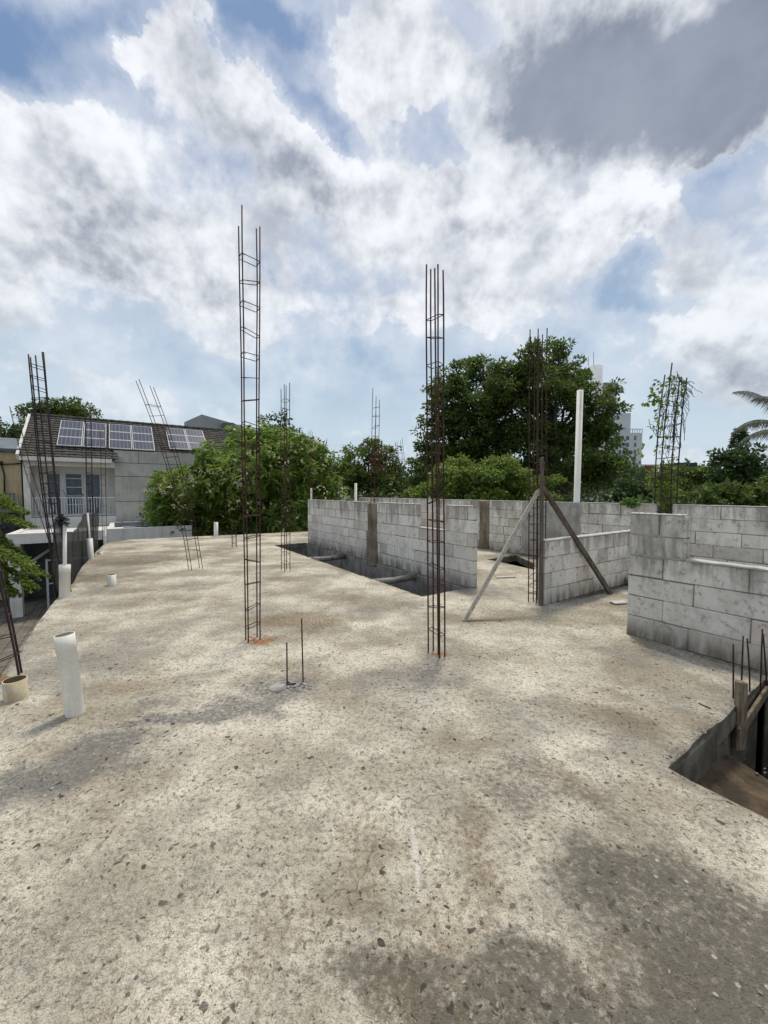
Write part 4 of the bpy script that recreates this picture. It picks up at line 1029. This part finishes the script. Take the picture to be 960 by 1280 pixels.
for cxp, wd in ((783, 3.6), (792.6, 2.4), (774, 2.4)):
    for r in range(7):
        y0 = 545+r*8.6; mb = MB(); z1 = D(cxp, y0, Yt).z; z0 = D(cxp, y0+5, Yt).z; fbox(mb, cxp-wd/2, cxp+wd/2, Yt-.12, .4, z1, z0); mb.build('window', m_tw2, tw)
tw2 = thing('office_tower', D(744, 600, 190).xy.to_3d()+ZV*GROUND, 'pale round-edged tower top with antennas above the big trees', 'tower')
mb = MB(); a = D(744.5, 600, 190); r = (D(753, 600, 190).x-D(736, 600, 190).x)/2; zt3 = D(744, 456, 190).z
mb.tube([Vector((a.x, 193, GROUND)), Vector((a.x, 193, zt3))], r, 20); mb.build('shaft', m_tw, tw2)
mb = MB(); fbox(mb, 752, 767, 192, 6, D(760, 478, 192).z); mb.build('side_block', m_fg, tw2)
for pxx, top in ((740, 440), (733.5, 445)): mb = MB(); p = D(pxx+2, 458, 192); mb.tube([p, D(pxx+2, top, 192)], .12, 5); mb.build('antenna', m_fd, tw2)
rd_ = thing('red_and_white_shop', D(800, 600, 110).xy.to_3d()+ZV*GROUND, 'low white building with red panels below the white apartment block', 'building')
mb = MB(); fbox(mb, 783, 818, 110, 10, D(800, 580.5, 110).z); fbox(mb, 838, 856, 112, 8, D(845, 592, 112).z); mb.build('wall', m_tw, rd_)
for a_, b__ in ((783, 794), (809.5, 819)): mb = MB(); fbox(mb, a_, b__, 109.6, .5, D(790, 582, 110).z, D(790, 592, 110).z); mb.build('red_panel', m_red, rd_)
for x in (797.5, 801.5, 805.5): mb = MB(); fbox(mb, x-.9, x+.9, 109.8, .3, D(790, 586, 110).z, D(790, 591, 110).z); mb.build('window', m_tw2, rd_)
dg = thing('green_roofed_hall', D(858, 600, 70).xy.to_3d()+ZV*GROUND, 'dark green roof peeping over the trees right of the vine', 'building')
mb = MB(); a = D(847, 579, 70); b = D(872, 577, 70); mb.box(Vector(((a.x+b.x)/2, 72, a.z-1)), b.x-a.x, 4, 2.2); mb.build('roof', simple('dark_green_sheet', (.02,.045,.035), (.015,.035,.03), 1, .6), dg)
mb = MB(); mb.box(Vector(((a.x+b.x)/2, 72.2, (a.z-2.1+GROUND)/2)), b.x-a.x-.4, 3.6, a.z-2.1-GROUND); mb.build('wall', m_fd, dg)
# ================================================================ vegetation
rng = np.random.default_rng(5)
def leaf_mat(name, dark, light, tr=.30, brown=None, bamt=0.0, rough=.5):
    m, nt, bs, out = newmat(name); P = OBJ(nt)
    rnd = nt.nodes.new('ShaderNodeNewGeometry').outputs['Random Per Island']
    c = MIX(nt, rnd, dark, light); c = MIX(nt, MR(nt, NZ(nt, P, .55, 5, .6), .42, .62, 0, .6), c, [x*.62 for x in light])
    if brown: c = MIX(nt, MR(nt, M_(nt, 'FRACT', M_(nt, 'MULTIPLY', rnd, 13.7)), 1-bamt, 1-bamt+.01), c, brown)
    nt.links.new(c, bs.inputs['Base Color']); bs.inputs['Roughness'].default_value = rough; bs.inputs['Specular IOR Level'].default_value = .35
    t = nd(nt, 'ShaderNodeBsdfTranslucent', {0: c}); mx = nd(nt, 'ShaderNodeMixShader', {0: tr, 1: bs.outputs[0], 2: t.outputs[0]}); nt.links.new(mx.outputs[0], out.inputs[0]); return m
m_bark = simple('bark', (.12, .10, .08), (.07, .058, .045), 6, .95, bs_=.8, bd=.02)
def unit(a): return a/np.maximum(np.linalg.norm(a, axis=-1, keepdims=True), 1e-9)
def leaves(centers, out_dir, L, Wd, up=.35, droop=0.0, spread=1.0):
    """one folded 4-corner leaf per centre; out_dir gives its axis"""
    n = len(centers); ax = unit(out_dir + rng.normal(0, spread*.5, (n, 3)) + np.array([0, 0, -droop]))
    nr = rng.normal(0, 1, (n, 3)); nr[:, 2] += 1.2*up*3; sd_ = unit(np.cross(ax, nr)); nn = unit(np.cross(sd_, ax))
    l = (L*rng.uniform(.65, 1.25, n))[:, None]; w = (Wd*rng.uniform(.7, 1.2, n))[:, None]
    v = np.empty((n, 4, 3)); v[:, 0] = centers; v[:, 1] = centers + ax*l*.45 + sd_*w*.5 + nn*w*.12; v[:, 2] = centers + ax*l - nn*l*.08; v[:, 3] = centers + ax*l*.45 - sd_*w*.5 + nn*w*.12
    return v.reshape(-1, 3)
def lobe_px(px, py, Yv, rx, ry, rz=None):
    c = D(px, py, Yv); s = Yv/F; return (np.array(c), np.array([rx*s, (rz if rz is not None else (rx+ry)/2*s), ry*s]))
def sprigs(lobes, dens, hollow=.45, bump_=.22):
    """cluster centres and their outward directions, uneven shell filling"""
    P_, O_ = [], []
    for c, r in lobes:
        area = (r[0]*r[1]+r[1]*r[2]+r[0]*r[2])*4.19; n = int(area*dens)
        d = unit(rng.normal(0, 1, (n, 3)))
        ph = rng.uniform(0, 6, 6)
        w = 1 + bump_*(np.sin(d[:, 0]*5+ph[0])*np.sin(d[:, 1]*5+ph[1]) + np.sin(d[:, 2]*7+ph[2])*np.sin(d[:, 0]*8+ph[3]) + .6*np.sin(d[:, 1]*13+ph[4])*np.sin(d[:, 2]*12+ph[5]))
        rad = (hollow + (1-hollow)*rng.uniform(0, 1, n)**.45)*w
        P_.append(c + d*r*rad[:, None]); O_.append(d)
    return np.concatenate(P_), np.concatenate(O_)
def crown(name, lobes, dens, per, L, Wd, sig, mat, root, up=.35, droop=.15, hollow=.45, bump_=.22, zmin=None):
    p, o = sprigs(lobes, dens, hollow, bump_)
    if zmin is not None: k = p[:, 2] > zmin; p, o = p[k], o[k]
    n = len(p); dv = unit(rng.normal(0, 1, (n*per, 3))); sz = np.repeat(rng.uniform(.55, 1.25, n), per)[:, None]
    c = np.repeat(p, per, 0) + dv*rng.uniform(0, 1, (n*per, 1))**.45*sig*sz*np.array([1, 1, .5]); oo = np.repeat(o, per, 0)*.3 + dv
    return np_mesh(name, leaves(c, oo, L, Wd, up, droop), 4, mat, root)
def trunk(root, base, top, r, lobes, n_=99, mat=None, seed=1):
    rr = random.Random(seed); b = Vector(base); t = Vector(top); mb = MB()
    pts = [b.lerp(t, k/6) + Vector((rr.uniform(-.1, .1), rr.uniform(-.1, .1), 0))*r*3*(0 < k) for k in range(7)]
    mb.tube(pts, [r*(1-.09*k) for k in range(7)], 9); o = mb.build('trunk', mat or m_bark, root)
    lm_ = MB()
    for c, rad in list(lobes)[:n_]:
        c = Vector(c); s = pts[rr.randint(3, 6)]
        m = s.lerp(c, .5) + Vector((rr.uniform(-.1, .1), rr.uniform(-.1, .1), .12))*(c-s).length
        lm_.tube([s, s.lerp(m, .5), m, m.lerp(c, .6), c], [r*.45, r*.38, r*.28, r*.16, r*.06], 6)
        for k in range(4):
            e = c + Vector((rr.uniform(-1, 1)*rad[0], rr.uniform(-1, 1)*rad[1], rr.uniform(-.3, .9)*rad[2]))*.8; a = m.lerp(c, rr.uniform(.2, .9)); lm_.tube([a, a.lerp(e, .5)+ZV*.1, e], [r*.16, r*.1, r*.03], 5)
    lm_.build('limb', mat or m_bark, root); return o
def tree(name, label, base_px, Yv, lobes, dens, per, L, Wd, sig, mat, r, group='trees behind the walls', cat='tree', top=None, seed=1, **k):
    bx = D(base_px, 620, Yv); b = Vector((bx.x, Yv, GROUND)); root = thing(name, b, label, cat, group)
    cs = np.mean([c for c, _ in lobes], 0); tp = Vector(top) if top is not None else Vector((bx.x*.6+cs[0]*.4, Yv, cs[2]-.3))
    trunk(root, b, tp, r, lobes, seed=seed); crown('crown', lobes, dens, per, L, Wd, sig, mat, root, **k); return root
m_l1 = leaf_mat('big_tree_leaves', (.055, .088, .020), (.15, .215, .045), .45)
m_l2 = leaf_mat('bright_tree_leaves', (.085, .135, .025), (.23, .33, .055), .5)
m_l3 = leaf_mat('round_tree_leaves', (.060, .10, .024), (.15, .22, .045), .45, (.16, .085, .035), .06)
m_l3b = leaf_mat('browned_leaves', (.12, .075, .03), (.09, .09, .03), .3, (.20, .10, .05), .5)
m_l4 = leaf_mat('flowering_tree_leaves', (.085, .15, .028), (.27, .38, .07), .5, rough=.38)
m_l5 = leaf_mat('dark_shrub_leaves', (.035, .060, .020), (.09, .145, .042), .4)
m_l6 = leaf_mat('fresh_leaves', (.06, .13, .02), (.14, .25, .04), .4)

# the two big trees at right of centre: crowns made of many uneven boughs
A = [(575,478,30,22),(560,505,26,20),(600,465,26,20),(618,485,28,24),(545,530,22,20),(590,510,30,22),(560,560,30,22),(615,530,24,26),(535,560,18,14),(548,488,14,9),(603,560,26,20),(530,585,20,18),(580,580,30,22),(610,575,28,22),(590,540,26,22),(572,525,24,18)]
lob = [lobe_px(x, y, 28+random.uniform(-1.6, 1.6), a, b) for x, y, a, b in A]
tree('broad_tree', 'big dark leafy tree behind the parapet, sky showing through its crown, left of the tallest', 592, 28, lob, 1.25, 70, .25, .14, .60, m_l1, .34, top=D(588, 560, 28), seed=4, hollow=.3, bump_=.3)
B = [(655,452,22,18),(690,455,26,20),(710,476,24,20),(728,490,20,16),(665,485,32,28),(700,500,34,28),(745,508,24,18),(640,500,26,26),(750,538,24,20),(725,545,32,26),(690,550,34,28),(655,545,28,26),(752,578,22,24),(730,590,36,24),(690,600,36,24),(655,590,30,22),(625,500,22,24),(630,545,22,26),(635,470,18,14),(668,433,11,9),(766,488,11,7),(640,465,16,14),(700,437,13,9)]
lob = [lobe_px(x, y, 26+random.uniform(-1.8, 1.8), a, b) for x, y, a, b in B]
tree('broad_tree', 'tallest dark leafy tree, directly behind the propped rebar cage and tall white pipe', 695, 26, lob, 1.5, 70, .24, .135, .56, m_l1, .38, top=D(690, 555, 26), seed=9, hollow=.3, bump_=.3)
# flat layered bright trees in front of them
C_ = [(600,590,30,9),(560,600,28,9),(640,592,26,9),(590,606,36,9),(640,608,34,9),(545,612,22,8),(610,620,44,9),(680,606,20,8),(555,588,14,6),(660,622,36,10),(575,577,18,5),(625,578,18,5),(520,617,16,8),(600,634,60,9)]
lob = [lobe_px(x, y, 19+random.uniform(-1.2, 1.2), a, b, 1.1) for x, y, a, b in C_]
tree('layered_tree', 'lower bright green tree in flat layers, just behind the parapet', 605, 19, lob, 3.2, 40, .20, .10, .34, m_l2, .18, seed=12, up=.9, droop=.4, hollow=.2)
# round tree in the middle gap
E_ = [(455,585,24,26),(478,575,22,24),(440,600,20,20),(470,608,30,20),(430,580,12,16),(492,600,14,18),(462,562,18,14),(500,620,14,10)]
lob = [lobe_px(x, y, 25+random.uniform(-1, 1), a, b) for x, y, a, b in E_]
rt = tree('round_tree', 'round dark green tree with browned twigs behind the free-standing wall', 462, 25, lob, 2.2, 46, .20, .11, .40, m_l3, .25, seed=15, hollow=.35)
crown('browned_foliage', [lobe_px(474, 580, 23.6, 9, 22)], 1.5, 34, .2, .08, .4, m_l3b, rt)
# flowering frangipani
Fl = [(300,590,60,40),(250,610,50,35),(350,590,50,40),(390,590,34,36),(220,625,32,26),(330,560,48,26),(280,640,60,30),(350,640,60,30),(400,620,30,30),(215,600,18,10),(268,575,26,14),(370,558,24,16),(235,650,40,22),(205,640,26,24),(215,660,26,14),(198,604,12,6),(345,548,30,14)]
lob = [lobe_px(x, y, 16.5+random.uniform(-1, 1), a, b) for x, y, a, b in Fl]
b = D(315, 640, 16.8); b.z = GROUND
fr = thing('frangipani_tree', b, 'wide flowering tree with long leaves and yellow-white blossoms at the slab\'s far edge', 'tree')
trunk(fr, b, D(325, 655, 16.8), .22, lob, seed=21)
p, o = sprigs(lob, 4.4, .45, .22); n = len(p); per = 13
ax = unit(o + np.array([0, -.1, .8])); c = np.repeat(p, per, 0); rd = unit(rng.normal(0, 1, (n*per, 3))); axr = np.repeat(ax, per, 0); rd = rd - axr*np.sum(rd*axr, 1, keepdims=True)*.75
np_mesh('crown', leaves(c + rng.normal(0, .05, c.shape), unit(rd)+axr*.28, .36, .105, .5, .22, .35), 4, m_l4, fr)
def petal_mat():
    m, nt, bs, out = newmat('frangipani_petals'); r = nt.nodes.new('ShaderNodeNewGeometry').outputs['Random Per Island']
    nt.links.new(MIX(nt, r, (.60, .50, .22), (.72, .68, .52)), bs.inputs['Base Color']); return m
m_pet = petal_mat()
fpts = []
for cx_, cy_, sx, sy, k in ((275,588,26,7,17),(300,598,14,10,14),(235,600,20,6,9),(205,612,10,8,6),(255,605,30,8,10),(345,575,50,20,22),(300,633,30,10,8),(390,560,16,12,9),(180,614,2,2,2),(222,632,18,4,4),(400,600,16,20,5)):
    for _ in range(k):
        q_ = D(random.gauss(cx_, sx*.6), random.gauss(cy_, sy*.6), 15.0+random.uniform(-.9, .6)); fpts.append(tuple(q_))
fp = np.array(fpts); cl_ = np.repeat(fp, 4, 0) + rng.normal(0, .06, (len(fp)*4, 3)); cc_ = np.repeat(cl_, 5, 0)
dd_ = unit(rng.normal(0, 1, cc_.shape) + np.array([0, -.6, .6]))
fo = np_mesh('blossoms', leaves(cc_, dd_, .055, .04, .5, 0, .3), 4, m_pet, fr); tag(fo, kind='stuff')
# darker trees behind the frangipani
for i, (lb, Yv, L_, m, bp) in enumerate((('dark tree top rising behind the flowering tree', 24, [(345,530,14,14),(330,545,16,12),(362,545,16,14),(390,560,16,18),(370,565,30,20),(400,585,20,20),(415,600,16,20)], m_l5, 365),
        ('leafy tree standing behind the tiled roof of the solar house', 30, [(75,508,26,11),(50,515,22,10),(98,515,20,9),(40,530,14,12),(70,520,40,10),(30,545,12,10)], m_l1, 70),
        ('dark tree crown at the very left edge above the beige house', 26, [(5,540,20,12),(-15,535,20,14),(12,550,18,8)], m_l5, 0))):
    lob = [lobe_px(x, y, Yv+random.uniform(-1, 1), a, b) for x, y, a, b in L_]; tree('leafy_tree', lb, bp, Yv, lob, 1.8, 46, .22, .12, .42, m, .22, seed=30+i, hollow=.3, bump_=.3)
# right-hand side
R_ = (('dark shrubby tree left of the vine, below the apartment block', 16, [(790,612,22,14),(770,620,20,12),(810,618,18,12),(800,600,12,8),(820,608,10,10)], m_l5, 795),
      ('dense tree right of the vine with a rounded top', 18, [(860,600,18,14),(885,600,20,14),(850,612,16,12),(875,588,16,8),(895,615,22,14)], m_l1, 872),
      ('taller dark tree at the right below the cone-shaped treetop', 13, [(925,580,20,16),(912,572,14,10),(940,570,14,12),(935,600,26,18),(905,600,20,16),(950,590,18,18)], m_l5, 925),
      ('glossy shrub over the right back parapet, lowest of the right-hand green', 10, [(900,618,22,10),(930,622,24,9),(955,616,20,12),(880,624,16,8),(975,612,22,16)], m_l1, 925))
for i, (lb, Yv, L_, m, bp) in enumerate(R_):
    lob = [lobe_px(x, y, Yv+random.uniform(-.5, .5), a, b) for x, y, a, b in L_]; s = Yv/20
    tree('leafy_tree', lb, bp, Yv, lob, 3.6/max(s, .5), 46, .16, .085, .30*max(s,.6), m, .10, seed=40+i, hollow=.3, bump_=.3)
b = D(925, 600, 19); b.z = GROUND; tp = thing('conical_tree', b, 'small clipped cone-shaped treetop at the right', 'tree')
MB().tube([b, D(925, 560, 19)], .1, 8).build('trunk', m_bark, tp)
crown('crown', [lobe_px(924.5, 556, 19, 8.5, 14), lobe_px(924.5, 546, 19, 7.5, 11), lobe_px(924.5, 541, 19, 6, 7)], 40, 16, .09, .05, .06, m_l5, tp, up=0, hollow=.5, bump_=.05)
# palm with grey-green drooping fronds coming in from the right
b = D(1000, 600, 15); b.z = GROUND; pt = thing('palm_tree', b, 'palm with pale drooping fronds entering from the right edge', 'palm'); ctop = D(1000, 548, 15)
MB().tube([b, b.lerp(ctop, .5)+Vector((.1, 0, 0)), ctop], [.2, .16, .13], 12).build('trunk', m_bark, pt)
m_palm = leaf_mat('palm_leaflets', (.12, .13, .09), (.26, .27, .20), .25)
tips = [((917,490),(960,480)),((915,541),(950,505)),((940,500),(975,480)),((928,550),(960,525)),((1010,470),(1000,500)),((1060,490),(1030,490)),((1075,540),(1040,505)),((1060,600),(1040,560)),((945,590),(965,560))]
for k, (tpx, mpx) in enumerate(tips):
    Yv = 15+random.uniform(-.8, .8); e = D(*tpx, Yv); m = D(*mpx, (Yv+15)/2); mb = MB(); pts = [ctop*(1-t)**2 + m*2*t*(1-t)*1.0 + e*t*t for t in [i/14 for i in range(15)]]
    mb.tube(pts, [.028*(1-i/15.5) for i in range(15)], 5); vs = []; fs = []
    for i in range(46):
        t = .12+.88*i/45; f = t*14; j = min(int(f), 13); p = pts[j].lerp(pts[j+1], f-j); tg = (pts[j+1]-pts[j]).normalized(); sd_ = tg.cross(ZV).normalized()
        for s in (-1, 1):
            ll = .50*math.sin(math.pi*min(1, t*.85+.12))+.08; q_ = p + sd_*s*ll*.35 + tg*ll*.25 - ZV*ll*random.uniform(.6, .85); mid = p.lerp(q_, .4) + ZV*ll*.12; wv = tg*.02
            n0 = len(vs); vs += [p-wv, p+wv, mid+wv*1.2, q_, mid-wv*1.2]; fs += [(n0, n0+1, n0+2, n0+4), (n0+4, n0+2, n0+3)]
    mb.add(vs, fs); mb.build('frond', m_palm, pt)
# vine on the cage in the parapet gap
vroot = thing('climbing_vine', W2A+U*s2(829)+V*.1, 'bare twining vine with few leaves hanging on the rebar cage above the parapet', 'vine'); vY = vb.y
vm = MB()
for px0, py0, n_, dx, dy in [(842,468,16,3,4),(848,470,14,4,3.5),(851,476,16,2,6),(838,475,16,-3,7),(835,490,18,-1,6),(833,510,14,-2,7),(846,500,16,1,8),(840,530,14,-1,6),(852,500,12,1,8),(826,545,10,-3,-3),(838,560,14,.5,6),(830,575,12,0,5),(856,478,10,3,1),(846,465,10,5,5),(845,480,14,0,9),(850,490,14,-1,9)]:
    for s in range(3):
        px, py = px0+random.uniform(-3, 3), py0+random.uniform(-3, 3); pts = []; Yc = vY-.15+random.uniform(-.1, .3)
        for k in range(n_):
            pts.append(D(px, py, Yc)); px += dx*.6+random.gauss(0, 1.6); py += dy*.7+random.gauss(0, 1.7); Yc += random.gauss(0, .02)
            py = min(py, 640)
        vm.tube(pts[:max(4, int(len(pts)*.8))], .0045, 4)
vm.build('stem', m_bark, vroot)
vc = []
for px, py, n_ in [(817,487,9),(812,502,9),(807,504,6),(822,500,8),(824,512,6),(822,520,6),(826,532,8),(816,540,2),(802,560,5),(800,567,5),(850,488,5),(851,494,5),(852,482,3),(833,492,3),(805,558,3),(830,505,4),(838,520,3),(846,510,3),(820,478,7),(826,484,7),(831,478,6),(838,472,5),(845,470,4),(818,494,6),(827,502,6),(836,500,5),(819,530,4),(829,545,5),(835,560,5),(824,565,4),(840,575,5),(842,486,5)]:
    for _ in range(n_): vc.append(tuple(D(px+random.gauss(0, 2.2), py+random.gauss(0, 2.0), vY-.15+random.uniform(-.12, .12))))
vc = np.array(vc); np_mesh('foliage', leaves(vc, rng.normal(0, 1, vc.shape), .075, .06, .3, .7), 4, m_l2, vroot)
pl = thing('gap_shrub', W2A+U*s2(830)+V*.6, 'bushy green plant filling the gap between the two back parapets', 'shrub')
MB().tube([W2A+U*s2(830)+V*.6, D(829, 590, vY+.4)], [.03, .015], 6).build('stem', m_bark, pl)
crown('foliage', [lobe_px(829, 590, vY+.3, 11, 14), lobe_px(832, 612, vY+.2, 10, 14), lobe_px(824, 605, vY+.4, 9, 18), lobe_px(838, 618, vY+.4, 9, 12), lobe_px(830, 632, vY+.25, 10, 8)], 55, 10, .07, .04, .06, m_l2, pl, droop=.4)
pl = thing('creeper', W2A+U*s2(790)+V*.15, 'fresh light green creeper spilling over the parapet top above the big wall', 'creeper')
MB().tube([W2A+U*s2(790)+V*.2, D(790, 628, W2A.y+U.y*s2(790)+.1)], .02, 6).build('stem', m_bark, pl)
cyv = (W2A+U*s2(790)).y; crown('foliage', [lobe_px(790, 628, cyv, 10, 5), lobe_px(784, 630, cyv-.05, 6, 4), lobe_px(797, 629, cyv, 6, 4)], 120, 10, .06, .04, .04, m_l6, pl, droop=.5)
# feathery branch tree at left
b = Vector((-11.2, 8.3, GROUND)); lt = thing('feathery_tree', b, 'tree reaching in from the left edge with flat feathery twigs over the driveway', 'tree')
MB().tube([b, b+Vector((.2, 0, 1.8)), b+Vector((.4, 0, 3.6))], [.14, .11, .06], 9).build('trunk', m_bark, lt)
mb = MB(); vsn = []; 
for (x0, y0), (x1, y1), Yv, wd in (((-45,670),(50,718),8.0,.20),((-40,690),(40,734),8.2,.17),((-40,640),(34,656),8.6,.18),((-50,620),(30,640),8.9,.15),((-30,715),(16,742),7.9,.14),((-40,680),(30,702),8.3,.2),((-60,600),(12,628),8.6,.15),((-40,655),(20,690),8.4,.15)):
    s = Vector(b)+Vector((.3, 0, 3.0)); a = D(x0, y0, Yv); e = D(x1, y1, Yv); pts = [s, a] + [a.lerp(e, k/8)+ZV*(.10*math.sin(k/8*3.1)) for k in range(1, 9)]
    mb.tube(pts, [.03, .02]+[.014*(1-k/9) for k in range(8)], 5)
    for k in range(34):
        t = k/33; p = a.lerp(e, t)+ZV*.10*math.sin(t*3.1); dr = (e-a).normalized(); sdv = dr.cross(ZV).normalized()
        for sgn in (-1, 1):
            ln = wd*2.0*(1-.45*t)*random.uniform(.7, 1.1); dv = (sdv*sgn + dr*.7 - ZV*.2).normalized()
            for m in range(9): vsn.append((tuple(p+dv*ln*m/9), tuple(dv)))
mb.build('twigs', m_bark, lt)
cc = np.array([v[0] for v in vsn]); dd2 = np.array([v[1] for v in vsn]); cc = np.repeat(cc, 2, 0)+rng.normal(0, .012, (len(cc)*2, 3)); dd2 = np.repeat(dd2, 2, 0)
np_mesh('crown', leaves(cc, dd2*.4+rng.normal(0, .6, cc.shape), .075, .038, .8, .3), 4, m_l2, lt)
# far tree belt closing the horizon
lob = []
for i in range(60):
    px = -140+i*21; Yv = random.uniform(60, 85); lob.append(lobe_px(px, 612-random.uniform(0, 16), Yv, random.uniform(16, 26), random.uniform(10, 18), 4))
p, o = sprigs(lob, 1.3, .5, .3); c = np.repeat(p, 7, 0)+rng.normal(0, .6, (len(p)*7, 3))
fb_ = np_mesh('far_tree_belt', leaves(c, unit(rng.normal(0, 1, c.shape)), .75, .5, .4, .1), 4, m_l5, origin=(0, 70, GROUND)); tag(fb_, kind='stuff')
# hedge mass closing the view right behind the parapet and below the frangipani
lob = [lobe_px(x, 640, 21, 30, 26, 1.2) for x in range(430, 780, 36)] + [lobe_px(x, 655, 19, 24, 18, 1) for x in range(200, 430, 30)] + [lobe_px(x, 640, 12, 24, 14, .6) for x in range(780, 1060, 34)]
p, o = sprigs(lob, 5, .5, .2); c = np.repeat(p, 9, 0)+rng.normal(0, .2, (len(p)*9, 3))
tag(np_mesh('undergrowth', leaves(c, unit(rng.normal(0, 1, c.shape)), .24, .13, .5, .2), 4, m_l5, origin=(0, 20, GROUND)), kind='stuff')
